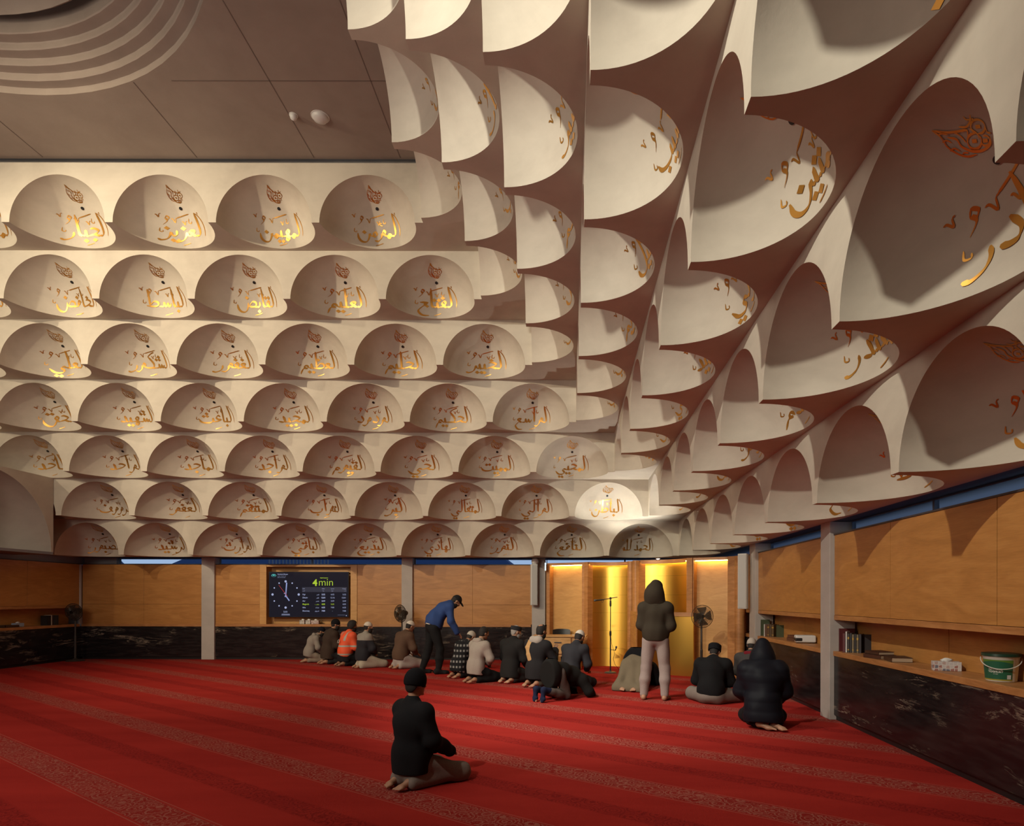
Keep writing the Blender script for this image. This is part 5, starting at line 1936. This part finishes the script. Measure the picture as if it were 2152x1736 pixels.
# ---------------------------------------------------------------- pedestal fans
M_FAN = mat('dark_bronze_plastic', (.045, .036, .030), .45)
M_WIRE = mat('fan_grille_wire', (.10, .085, .07), .4, .6)
def fan(x, y, hz, face, tilt, label, wire=.0022):
    r = thing('pedestal_fan', label, 'fan', (x, y, 0), 0, 'pedestal fans')
    MB().lathe([(0, 0), (.20, 0), (.205, .012), (.18, .028), (.06, .045), (.035, .07), (0, .07)], n=32).build('base', M_FAN, r).data.set_sharp_from_angle(angle=.8)
    MB().lathe([(0, .05), (.026, .05), (.026, .62), (.020, .64), (.018, hz - .08), (0, hz - .08)], n=16).build('pole', M_FAN, r)
    R = Matrix.Translation((0, 0, hz)) @ Matrix.Rotation(math.radians(face), 4, 'Z') @ Matrix.Rotation(math.radians(tilt), 4, 'X')
    m = MB()
    m.lathe([(0, -.16), (.05, -.155), (.068, -.12), (.07, -.03), (.05, 0), (0, .0)], (0, 0, 0), 20, 0, 'y')
    m.box(-.03, .03, .02, .10, -.14, -.02)
    m.xform(R).build('motor', M_FAN, r).data.set_sharp_from_angle(angle=.8)
    g = MB()
    Rg = .215
    def front(t): return -.10 - .035 * math.cos(t * PI / 2)
    for sgn in (0, 1):
        for q in (1.0, .72, .42):
            yy = (-.05 if q == 1.0 else (-.115 if sgn == 0 else .0))
            g.tube([(Rg * q * math.cos(2 * PI * k / 40), yy, Rg * q * math.sin(2 * PI * k / 40)) for k in range(41)], wire * 2.4 if q == 1 else wire, 5)
    for k in range(44):
        a = 2 * PI * k / 44
        ca, sa = math.cos(a), math.sin(a)
        g.tube([(.045 * ca, -.128, .045 * sa), (.12 * ca, -.118, .12 * sa), (.19 * ca, -.085, .19 * sa), (Rg * ca, -.05, Rg * sa)], wire, 4, caps=False)
        g.tube([(.05 * ca, .0, .05 * sa), (.14 * ca, -.004, .14 * sa), (.20 * ca, -.028, .20 * sa), (Rg * ca, -.05, Rg * sa)], wire, 4, caps=False)
    g.xform(R).build('grille', M_WIRE, r)
    for k in range(4):
        b = MB()
        vs = []
        for i in range(9):
            t = i / 8
            rad = .03 + .165 * t
            for w in (-1, 1):
                a = math.radians(90 * k + 8 * t + w * (24 + 26 * t * (1.15 - t)))
                vs.append((rad * math.cos(a), -.065 + w * .016 * (1 - .3 * t), rad * math.sin(a)))
        fs = [(2 * i, 2 * i + 1, 2 * i + 3, 2 * i + 2) for i in range(8)]
        vs2 = [(a_, b_ + .003, c_) for a_, b_, c_ in vs]
        n = len(vs)
        b.add(vs + vs2, fs + [tuple(n + q for q in f)[::-1] for f in fs])
        b.xform(R).build('blade', mat('smoked_blade', (.05, .035, .025), .25, 0, **{'Alpha': .7}) if k == 0 and 'smoked_blade' not in bpy.data.materials else bpy.data.materials['smoked_blade'], r)
    c = MB().lathe([(0, -.142), (.028, -.140), (.040, -.128), (.040, -.12), (0, -.12)], (0, 0, 0), 20, 0, 'y').xform(R)
    hub = c.build('badge', M_DARKGREY, r)
    q = MB().lathe([(.024, -.1425), (.034, -.1415), (.034, -.139), (.024, -.140)], (0, 0, 0), 20, 0, 'y').xform(R)
    q.box(0, 0, 0, 0, 0, 0) if False else None
    q.build('badge_ring', M_WHITE, hub)
    return r
fan(2.53, 12.05, 1.265, 8, 0, 'pedestal fan facing the room beside the gold pulpit')
fan(-4.16, 15.75, 1.215, -34, 4, 'pedestal fan turned aside in front of the middle column', .0034)
fan(-12.42, 15.9, 1.24, 0, 6, 'pedestal fan in the corner by the shelf with the tissue box', .0034)

# ---------------------------------------------------------------- microphone stand
def mic_stand():
    p = px_floor(1283, 1414)
    r = thing('microphone_stand', 'black boom microphone stand before the gold niche bay', 'microphone stand', (p.x, p.y, 0))
    MB().lathe([(0, 0), (.125, 0), (.13, .010), (.11, .024), (.03, .034), (.02, .05), (0, .05)], n=30).build('base', M_DARKGREY, r).data.set_sharp_from_angle(angle=.8)
    MB().tube([(0, 0, .03), (0, 0, .88)], .014, 12).tube([(0, 0, .86), (0, 0, 1.60)], .0095, 12).build('pole', M_BLACK, r)
    MB().lathe([(0, .80), (.022, .80), (.024, .84), (.022, .90), (0, .90)], n=14).lathe([(0, 1.42), (.019, 1.43), (.023, 1.48), (.018, 1.56), (0, 1.57)], n=14).build('clutch', M_BLACK, r)
    MB().tube([(-.17, 0, 1.575), (0, 0, 1.605), (.15, 0, 1.63)], .0085, 10).box(-.02, .02, -.02, .02, 1.575, 1.63).build('boom', M_BLACK, r)
    mic = MB().tube([(-.155, -.01, 1.575), (-.31, -.012, 1.560)], [.013, .018], 12).build('microphone', M_BLACK, r)
    MB().tube([(-.31, -.012, 1.560), (-.335, -.012, 1.558), (-.36, -.012, 1.557)], [.020, .026, .016], 12).build('grille_head', M_DARKGREY, mic)
    MB().tube([(-.20, -.01, 1.57), (-.19, -.012, 1.52), (-.165, -.012, 1.515), (-.15, -.01, 1.56), (-.13, 0, 1.585)], .004, 6).build('cable', M_BLACK, r)
    MB().tube([(.01, 0, .50), (.11, -.01, .485)], .007, 8).tube([(.105, -.01, .485), (.125, -.02, .54)], [.012, .010], 10).build('clip_arm', M_BLACK, r)
    MB().lathe([(0, .53), (.018, .535), (.024, .555), (.018, .575), (0, .58)], (.125, -.02, 0), 14).build('second_microphone', M_DARKGREY, r)
    MB().tube([(.005, .015, .82), (.03, .02, .62), (.09, .01, .42), (.06, 0, .30), (.10, .01, .18), (.20, .06, .05), (.30, .16, .006), (.44, .45, .006)], .004, 6).build('cable', M_BLACK, r)
mic_stand()

# ---------------------------------------------------------------- desk with a chair behind it
def desk():
    y = 14.12
    x0, x1, zt = (1117 - VX) * y / F, (1232 - VX) * y / F, .765
    r = thing('desk', 'plain timber desk in front of the left lit niche panel', 'desk', ((x0 + x1) / 2, y, 0), math.radians(-5))
    w = (x1 - x0) / 2
    MB().box(-w, w, -.02, .52, zt - .03, zt).build('desktop', M_DESK, r, bevel=.003)
    MB().box(-w + .02, -w + .05, 0, .50, 0, zt - .03).build('side_panel', M_DESK, r)
    MB().box(w - .16, w - .13, 0, .50, 0, zt - .03).build('side_panel', M_DESK, r)
    MB().box(-w + .05, w - .16, .03, .05, .30, zt - .03).build('modesty_panel', M_DESK, r)
    dr = MB().box(-w + .30, w - .34, -.012, .03, .36, zt - .045).box(-w + .32, w - .36, .03, .5, .36, zt - .05).build('drawer', M_DESK, r, bevel=.003)
    MB().box(-.10, .06, -.03, -.012, zt - .16, zt - .14).build('handle', M_DARKGREY, dr)
    p = MB().box(.28, .42, .2, .40, 0, .004).build('paper', mat('paper_white', (.72, .70, .66), .8))
    p.location = ((x0 + x1) / 2 + .02, y, zt + .0005)
    tag(p, 'sheet of white paper lying on the desk', 'paper')
    c = thing('office_chair', 'dark office chair behind the desk, only its curved back showing', 'chair', (-.16, 14.93, 0), math.radians(185))
    MB().lathe([(0, .42), (.21, .42), (.23, .45), (.21, .48), (0, .49)], (0, 0, 0), 24).build('seat', M_DARKGREY, c)
    b = MB()
    n = 12
    for s, yy in ((0, 0), (1, .035)):
        b.add([], [])
    vs = []
    for i in range(n + 1):
        a = -1 + 2 * i / n
        hh = .84 + .03 * math.sqrt(max(0, 1 - a * a * .98))
        for (yy, z) in ((-.17, .52), (-.22, hh), (-.25, hh), (-.20, .52)):
            vs.append((.21 * a, yy + .05 * a * a, z))
    fs = []
    for i in range(n):
        for k in range(4):
            fs.append((4 * i + k, 4 * i + (k + 1) % 4, 4 * i + 4 + (k + 1) % 4, 4 * i + 4 + k))
    fs += [(0, 1, 2, 3), (4 * n, 4 * n + 3, 4 * n + 2, 4 * n + 1)]
    b.add(vs, fs)
    b.build('backrest', M_BLACK, c)
    MB().lathe([(0, .06), (.03, .06), (.03, .42), (0, .42)], n=12).box(-.02, .02, -.22, -.17, .40, .62).build('gas_post', M_BLACK, c)
    for k in range(5):
        a = 2 * PI * k / 5
        MB().tube([(0, 0, .09), (.24 * math.cos(a), .24 * math.sin(a), .055)], .018, 8).lathe([(0, 0), (.022, 0), (.026, .03), (0, .055)], (.24 * math.cos(a), .24 * math.sin(a), 0), 12).build('leg', M_BLACK, c)
desk()

# ---------------------------------------------------------------- loudspeaker columns, camera, ceiling detectors
def column_speaker(x, y, z0, z1, rz, label):
    r = thing('column_loudspeaker', label, 'loudspeaker', (x, y, z0), rz, 'white column loudspeakers')
    h = z1 - z0
    MB().box(-.085, .085, -.07, .07, 0, h).build('cabinet', M_WHITE, r, bevel=.012)
    g = MB().box(-.072, .072, -.078, -.066, .02, h - .02).build('grille', mat('speaker_cloth_%s' % int(x > 0), (.50, .49, .47), .8), r, bevel=.004)
    MB().box(-.03, .03, .06, .17, h * .15, h * .20).box(-.03, .03, .06, .17, h * .80, h * .85).build('wall_bracket', M_DARKGREY, r)
column_speaker(bx(1123) , 16.18, bz(1272), bz(1187), .25, 'white column loudspeaker hung on the column beside the desk')
column_speaker(3.315, 12.02, 1.41, 2.46, -.55, 'white column loudspeaker at the end of the niche by the bookshelf')
cmr = thing('security_camera', 'small white round camera above the column loudspeaker', 'camera', (bx(1126) - .01, 16.20, bz(1181)))
MB().lathe([(0, -.10), (.05, -.09), (.085, -.05), (.095, 0), (.085, .05), (.05, .08), (0, .09)], (0, 0, 0), 22, 0, 'y').build('housing', M_WHITE, cmr, smooth=True)
MB().lathe([(0, -.108), (.018, -.106), (.022, -.095), (0, -.09)], (0, 0, 0), 14, 0, 'y').build('lens', M_BLACK, cmr)
MB().box(-.03, .03, .05, .14, -.03, .03).build('mount', M_WHITE, cmr)
def ceiling_pod(px, py, r_, label, name):
    d = F * (ZC - H) / (VY - py)
    x = (px - VX) * d / F
    t = thing(name, label, 'detector', (x, d, ZC))
    MB().lathe([(0, 0), (r_, 0), (r_ * 1.02, -.02), (r_ * .8, -.055), (r_ * .3, -.075), (0, -.078)], n=24).build('housing', M_WHITE, t).data.set_sharp_from_angle(angle=.9)
    MB().lathe([(r_ * 1.15, 0), (r_ * 1.15, -.008), (r_ * 1.0, -.010), (r_, 0)], n=24).build('base_ring', M_WHITE, t)
ceiling_pod(671, 246, .115, 'larger white round fitting on the plain ceiling', 'ceiling_sensor')
ceiling_pod(615, 243, .055, 'small white smoke detector on the plain ceiling', 'smoke_detector')

# ---------------------------------------------------------------- things on the shelves
def book(name, w, d, h, cover, loc, rz, label, group, page=(.55, .50, .42), stripe=None, tilt=0):
    r = thing('book', label, 'book', loc, rz, group)
    if tilt:
        r.rotation_euler = (tilt, 0, rz)
    m = cover if not isinstance(cover, tuple) else mat('book_cover', cover, .5)
    MB().box(-w / 2, w / 2, -d / 2, -d / 2 + .004, 0, h).box(-w / 2, -w / 2 + .004, -d / 2, d / 2, 0, h).box(w / 2 - .004, w / 2, -d / 2, d / 2, 0, h).build('cover', m, r, bevel=.001)
    MB().box(-w / 2 + .004, w / 2 - .004, -d / 2 + .004, d / 2 - .006, .004, h - .004).build('pages', mat('book_pages', page, .9), r)
    if stripe:
        MB().box(-w / 2 + .002, w / 2 - .002, -d / 2 - .0008, -d / 2, h * .70, h * .82).box(-w / 2 + .002, w / 2 - .002, -d / 2 - .0008, -d / 2, h * .12, h * .18).build('spine_band', mat('gilt', stripe, .4, .7), r)
    return r
ZB = ZS1 + .001
GILT = (.55, .34, .08)
# far bay of the side wall
def rowbooks(p0, ang, specs, grp):
    """a row of upright books from p0 on; ang turns the spines to the room"""
    t = np.array((math.cos(ang), math.sin(ang)))
    p = np.array(p0, float)
    for w, d, h, c, st, lab in specs:
        q = p + t * (w / 2) + np.array((-t[1], t[0])) * (d / 2)
        book('book', w, d, h, c, (q[0], q[1], ZB), ang, lab, grp, stripe=st)
        p = p + t * (w + .003)
    return p
book('book', .16, .03, .30, (.05, .065, .03), (XR + .12, 11.742, ZB), -.12, 'tall dark green book standing behind the others beside the far column', 'books on the side shelf, far bay')
y = rowbooks((XR + .03, 11.53), -.87, [(.018, .17, .225, (.60, .58, .54), None, 'thin pale book at the column end of the row by the projector'),
                     (.045, .17, .22, (.10, .045, .025), None, 'thick brown book next to the thin pale book by the projector'),
                     (.040, .17, .225, (.11, .055, .022), GILT, 'brown gilt book, second of the thick ones by the projector'),
                     (.042, .17, .225, (.075, .045, .022), None, 'dark umber book, third of the thick ones by the projector'),
                     (.045, .17, .22, (.10, .055, .02), GILT, 'gilt banded brown book before the green gold one by the projector')], 'books on the side shelf, far bay')
r_ = book('book', .13, .045, .215, (.045, .055, .02), (y[0] + .645 * .085 + .764 * .06, y[1] - .764 * .085 + .645 * .06, ZB), -.25, 'dark green book with gold ornament turned to show its front cover', 'books on the side shelf, far bay')
MB().lathe([(.020, -.0238), (.042, -.0238), (.042, -.0225), (.020, -.0225)], (0, 0, .11), 16, 0, 'y').build('cover_emblem', mat('gilt_ring', GILT, .4, .8), r_)
def flat_book(x, yy, z, w, d, h, c, rz, lab, grp):
    r = thing('book', lab, 'book', (x, yy, z), rz, grp)
    MB().box(-w / 2, w / 2, -d / 2, d / 2, 0, .004).box(-w / 2, w / 2, -d / 2, d / 2, h - .004, h).box(-w / 2, -w / 2 + .004, -d / 2, d / 2, 0, h).build('cover', mat('book_cover', c, .5), r, bevel=.001)
    MB().box(-w / 2 + .004, w / 2 - .006, -d / 2 + .005, d / 2 - .005, .004, h - .004).build('pages', mat('book_pages', (.42, .30, .20), .9), r)
flat_book(XR + .20, 10.36, ZB, .20, .26, .055, (.11, .045, .025), .15, 'brown book lying flat under the projector edge, lower of two', 'flat books by the projector')
flat_book(XR + .20, 10.35, ZB + .0555, .20, .25, .04, (.13, .05, .03), .05, 'red brown book lying flat beside the projector, upper of two', 'flat books by the projector')
pj = thing('projector', 'small white and black projector with a round lens on the side shelf', 'projector', (XR + .165, 9.88, ZB), -.22)
MB().box(-.15, .15, -.10, .12, .012, .122).build('housing', M_WHITE, pj, bevel=.02)
MB().box(-.155, -.05, -.104, .10, .03, .085).build('side_cover', M_BLACK, pj, bevel=.012)
MB().lathe([(0, -.13), (.040, -.13), (.046, -.10), (0, -.10)], (.085, 0, .066), 20, 0, 'y').build('lens', M_BLACK, pj)
for sx in (-.12, .12):
    MB().lathe([(0, 0), (.014, 0), (.012, .014), (0, .014)], (sx, .0, 0), 10).build('foot', M_BLACK, pj)
book('book', .16, .03, .26, (.07, .085, .04), (XR + .13, 8.86, ZB), -.2, 'green grey book half hidden behind the near column', 'books on the side shelf, far bay')
# near bay
book('book', .20, .03, .30, (.11, .02, .022), (XR + .16, 8.385, ZB), -.04, 'tall dark red book behind the row nearest the near column', 'books on the side shelf, near bay')
yy = rowbooks((XR + .025, 8.20), -.60, [(.030, .18, .245, (.12, .028, .03), None, 'narrow dark red book first in the row against the near column'),
                     (.020, .18, .27, (.58, .56, .53), None, 'white spined book in the row against the near column'),
                     (.024, .18, .245, (.055, .05, .048), GILT, 'slim black book right after the white spined one'),
                     (.026, .18, .25, (.03, .028, .03), None, 'plain black book in the middle of the near row'),
                     (.022, .18, .235, (.22, .17, .10), GILT, 'tan gilt book among the black ones in the near row'),
                     (.024, .18, .24, (.028, .025, .025), None, 'black book after the tan gilt one in the near row'),
                     (.026, .18, .235, (.16, .12, .07), GILT, 'light brown book near the end of the near row'),
                     (.030, .18, .24, (.03, .025, .03), None, 'black book before the leaning dark folder')], 'books on the side shelf, near bay')
book('folder', .12, .06, .24, (.022, .018, .020), (yy[0] + .825 * .085 + .565 * .06, yy[1] - .565 * .085 + .825 * .06, ZB), -.35, 'thick black folder turned at the end of the near row', 'books on the side shelf, near bay')
flat_book(XR + .12, 7.42, ZB, .22, .28, .045, (.075, .028, .016), .25, 'dark brown book lying open-edged near the row, lower', 'flat books on the near bay')
flat_book(XR + .15, 7.06, ZB, .22, .30, .050, (.055, .024, .015), -.2, 'dark brown book lying beside another toward the tissue box', 'flat books on the near bay')
flat_book(XR + .13, 7.44, ZB + .0455, .20, .27, .035, (.065, .026, .016), .1, 'thin dark brown book lying on top of another on the near shelf', 'flat books on the near bay')

def tissue_mat(name, c1, c2, c3, scale):
    m = mat(name, c1, .6)
    v = nd(m, 'ShaderNodeTexVoronoi', feature='F1'); v.inputs['Scale'].default_value = scale; v.inputs['Randomness'].default_value = .35
    lk(m, nd(m, 'ShaderNodeTexCoord').outputs['Object'], v.inputs['Vector'])
    c = ramp(m, nd(m, 'ShaderNodeSeparateColor').outputs[0], [(0, c1)])
    sc = nd(m, 'ShaderNodeSeparateColor'); lk(m, v.outputs['Color'], sc.inputs[0])
    col_ = ramp(m, sc.outputs[0], [(0, c1), (.35, c2), (.55, c3), (.78, (.34, .15, .13))], 'CONSTANT')
    e = nd(m, 'ShaderNodeTexVoronoi', feature='DISTANCE_TO_EDGE'); e.inputs['Scale'].default_value = scale; e.inputs['Randomness'].default_value = .35
    lk(m, nd(m, 'ShaderNodeTexCoord').outputs['Object'], e.inputs['Vector'])
    lk(m, mix(m, math_(m, 'LESS_THAN', e.outputs[0], .08), col_, (.62, .58, .55)), bsdf(m).inputs['Base Color'])
    return m
M_TISSUE = mat('tissue_paper', (.72, .69, .66), .9)
def tissue_box(x, yy, z, rz, L, W, Hh, m, label):
    r = thing('tissue_box', label, 'tissue box', (x, yy, z), rz, 'tissue boxes')
    MB().box(-L / 2, L / 2, -W / 2, W / 2, 0, Hh).build('carton', m, r, bevel=.003)
    t = MB()
    n = 12
    q_ = .62 if L < .21 else .8
    pr = [(.03 * q_, 0), (.045 * q_, .014), (.03 * q_, .026), (.012 * q_, .034), (0, .035)]
    vs, fs = [], []
    for i, (rr, hh) in enumerate(pr):
        for k in range(n):
            a = 2 * PI * k / n
            q = rr * (1 + .35 * math.sin(3 * a + i))
            vs.append((q * 1.4 * math.cos(a), q * .6 * math.sin(a), Hh + hh))
    for i in range(len(pr) - 1):
        for k in range(n):
            fs.append((i * n + k, i * n + (k + 1) % n, (i + 1) * n + (k + 1) % n, (i + 1) * n + k))
    t.add(vs, fs).build('tissue', M_TISSUE, r, smooth=True)
MT1 = tissue_mat('triangle_print', (.52, .48, .47), (.16, .15, .19), (.46, .33, .30), 30)
tissue_box(XR + .15, 6.16, ZB, -.35, .24, .115, .088, MT1, 'patterned tissue box on the side shelf near the bucket')
tissue_box(XLI + .17, 14.72, ZB, PI / 2, .22, .11, .085, mat('pale_blue_carton', (.30, .36, .46), .6), 'pale blue tissue box on the short left shelf')
M4 = tissue_mat('mono_print', (.40, .37, .33), (.02, .02, .03), (.34, .31, .28), 15)
M5 = tissue_mat('rose_print', (.42, .30, .28), (.25, .12, .12), (.50, .40, .38), 30)
tissue_box(bx(632), YB + .13, ZB, 0, .13, .11, .10, M4, 'black and white tissue box under the television, first of three')
tissue_box(bx(644.5), YB + .13, ZB, 0, .13, .11, .10, M4, 'black and white tissue box under the television, middle of three')
tissue_box(bx(659), YB + .13, ZB, 0, .20, .11, .095, M5, 'rose patterned tissue box under the television')
cbl = MB().tube([(bx(668), YB + .22, ZB + .12), (bx(670), YB + .2, ZB + .05), (bx(673), YB + .18, ZB + .008), (bx(676), YB + .2, ZB + .006)], .005, 6).build('cable', M_BLACK)
tag(cbl, 'short black cable hanging behind the tissue boxes under the television', 'cable')

def bucket():
    r = thing('bucket', 'white plastic bucket with dark green lid and green printed label', 'bucket', (XR + .165, 5.40, ZB))
    r.scale = (1.1, 1.1, 1.0)
    MB().lathe([(0, 0), (.100, 0), (.104, .004), (.120, .20), (.124, .205), (.124, .225), (.118, .225), (.100, .01), (0, .008)], n=40).build('pail', mat('bucket_white', (.62, .58, .50), .35), r).data.set_sharp_from_angle(angle=.6)
    MB().lathe([(0, .238), (.118, .238), (.131, .236), (.133, .214), (.126, .212), (.124, .226), (0, .226)], n=40).build('lid', mat('lid_green', (.012, .040, .022), .35), r).data.set_sharp_from_angle(angle=.6)
    lab = MB()
    n = 18
    def cyl(a, z, e=.0015):
        rr = .1045 + (.120 - .1045) * (z - .004) / .196 + e
        return (rr * math.cos(a), rr * math.sin(a), z)
    a0, a1 = math.radians(158), math.radians(276)
    vs = [cyl(a0 + (a1 - a0) * k / n, z) for k in range(n + 1) for z in (.018, .185)]
    lab.add(vs, [(2 * k, 2 * k + 2, 2 * k + 3, 2 * k + 1) for k in range(n)])
    lab.build('label', mat('label_green', (.016, .105, .055), .4), r)
    yl = MB()
    vs = [cyl(a0 + (a1 - a0) * k / n, z, .002) for k in range(n + 1) for z in ((.155 + .02 * math.sin(PI * k / n)), .184)]
    yl.add(vs, [(2 * k, 2 * k + 2, 2 * k + 3, 2 * k + 1) for k in range(n)])
    yl.build('label_flash', mat('label_lime', (.10, .20, .03), .4), r)
    ye = MB()
    vs = [cyl(a0 + (a1 - a0) * k / n, z, .002) for k in range(n + 1) for z in (.012, .022)]
    ye.add(vs, [(2 * k, 2 * k + 2, 2 * k + 3, 2 * k + 1) for k in range(n)])
    ye.build('label_border', mat('label_yellow', (.36, .28, .04), .4), r)
    txt = MB()
    def line(body, size, z, ac, bold=0):
        vs, fs = text_mesh(body, size, 'CENTER', bold)
        txt.add([cyl(ac + v[0] / .112, z + v[1], .0028) for v in vs], fs)
    ac = math.radians(217)
    line('NATURAL', .021, .098, ac, .0006); line('YOGHURT', .021, .078, ac, .0006); line('set style', .010, .064, ac)
    txt.build('label_text', mat('label_white', (.70, .68, .60), .5), r)
    bc = MB()
    vs = [cyl(a, z, .0026) for a in (math.radians(256), math.radians(270)) for z in (.026, .060)]
    bc.add(vs, [(0, 1, 3, 2)])
    bc.build('barcode', mat('barcode_white', (.55, .54, .52), .6), r)
    hp = [(.126 * math.cos(a), .126 * math.sin(a) , .195 - .085 * math.sin((a - math.radians(140)) / math.radians(190) * PI)) for a in np.linspace(math.radians(140), math.radians(330), 20)]
    hp = [(x * 1.06, y_ * 1.06, z) for x, y_, z in hp]
    MB().tube(hp, .004, 8).build('handle', mat('handle_white', (.60, .56, .50), .4), r)
bucket()

# short left shelf
GRP = 'books on the short left shelf'
xl = XLI + .20
yy = 15.42
for w, h, c, lab in ((.10, .24, (.012, .010, .010), 'thick black book at the open end of the short left shelf'),
                     (.035, .25, (.50, .42, .34), 'pale leaning book after the thick black one on the short shelf'),
                     (.045, .24, (.05, .035, .03), 'dark brown book in the middle of the short left shelf'),
                     (.040, .235, (.035, .04, .045), 'slate grey book in the short shelf row'),
                     (.042, .235, (.05, .045, .035), 'olive book in the short shelf row'),
                     (.045, .24, (.03, .028, .028), 'black book toward the fan on the short shelf')):
    book('book', w, .17, h, c, (xl, yy + w / 2, ZB), PI / 2, lab, GRP)
    yy += w + .006
tr = thing('tray', 'dark low tray lying on the short left shelf', 'tray', (XLI + .18, 14.42, ZB))
MB().box(-.13, .13, -.18, .18, 0, .012).box(-.13, -.12, -.18, .18, 0, .05).box(.12, .13, -.18, .18, 0, .05).box(-.13, .13, -.18, -.17, 0, .05).box(-.13, .13, .17, .18, 0, .05).build('tray_body', mat('dark_timber', (.06, .025, .012), .5), tr)

# small lit box between the column and the timber bay
lb_ = thing('lit_sign', 'thin pale blue lit sign fixed edge-on beside the timber bay', 'sign', (-.565, 15.30, 2.36))
MB().box(-.012, .012, -.12, .12, -.10, .10).build('sign_case', M_WHITE, lb_, bevel=.003)
MB().box(-.0135, .0135, -.122, -.119, -.09, .09).build('sign_face', emit('sign_glow', (.55, .85, 1.0), 2.2), lb_)
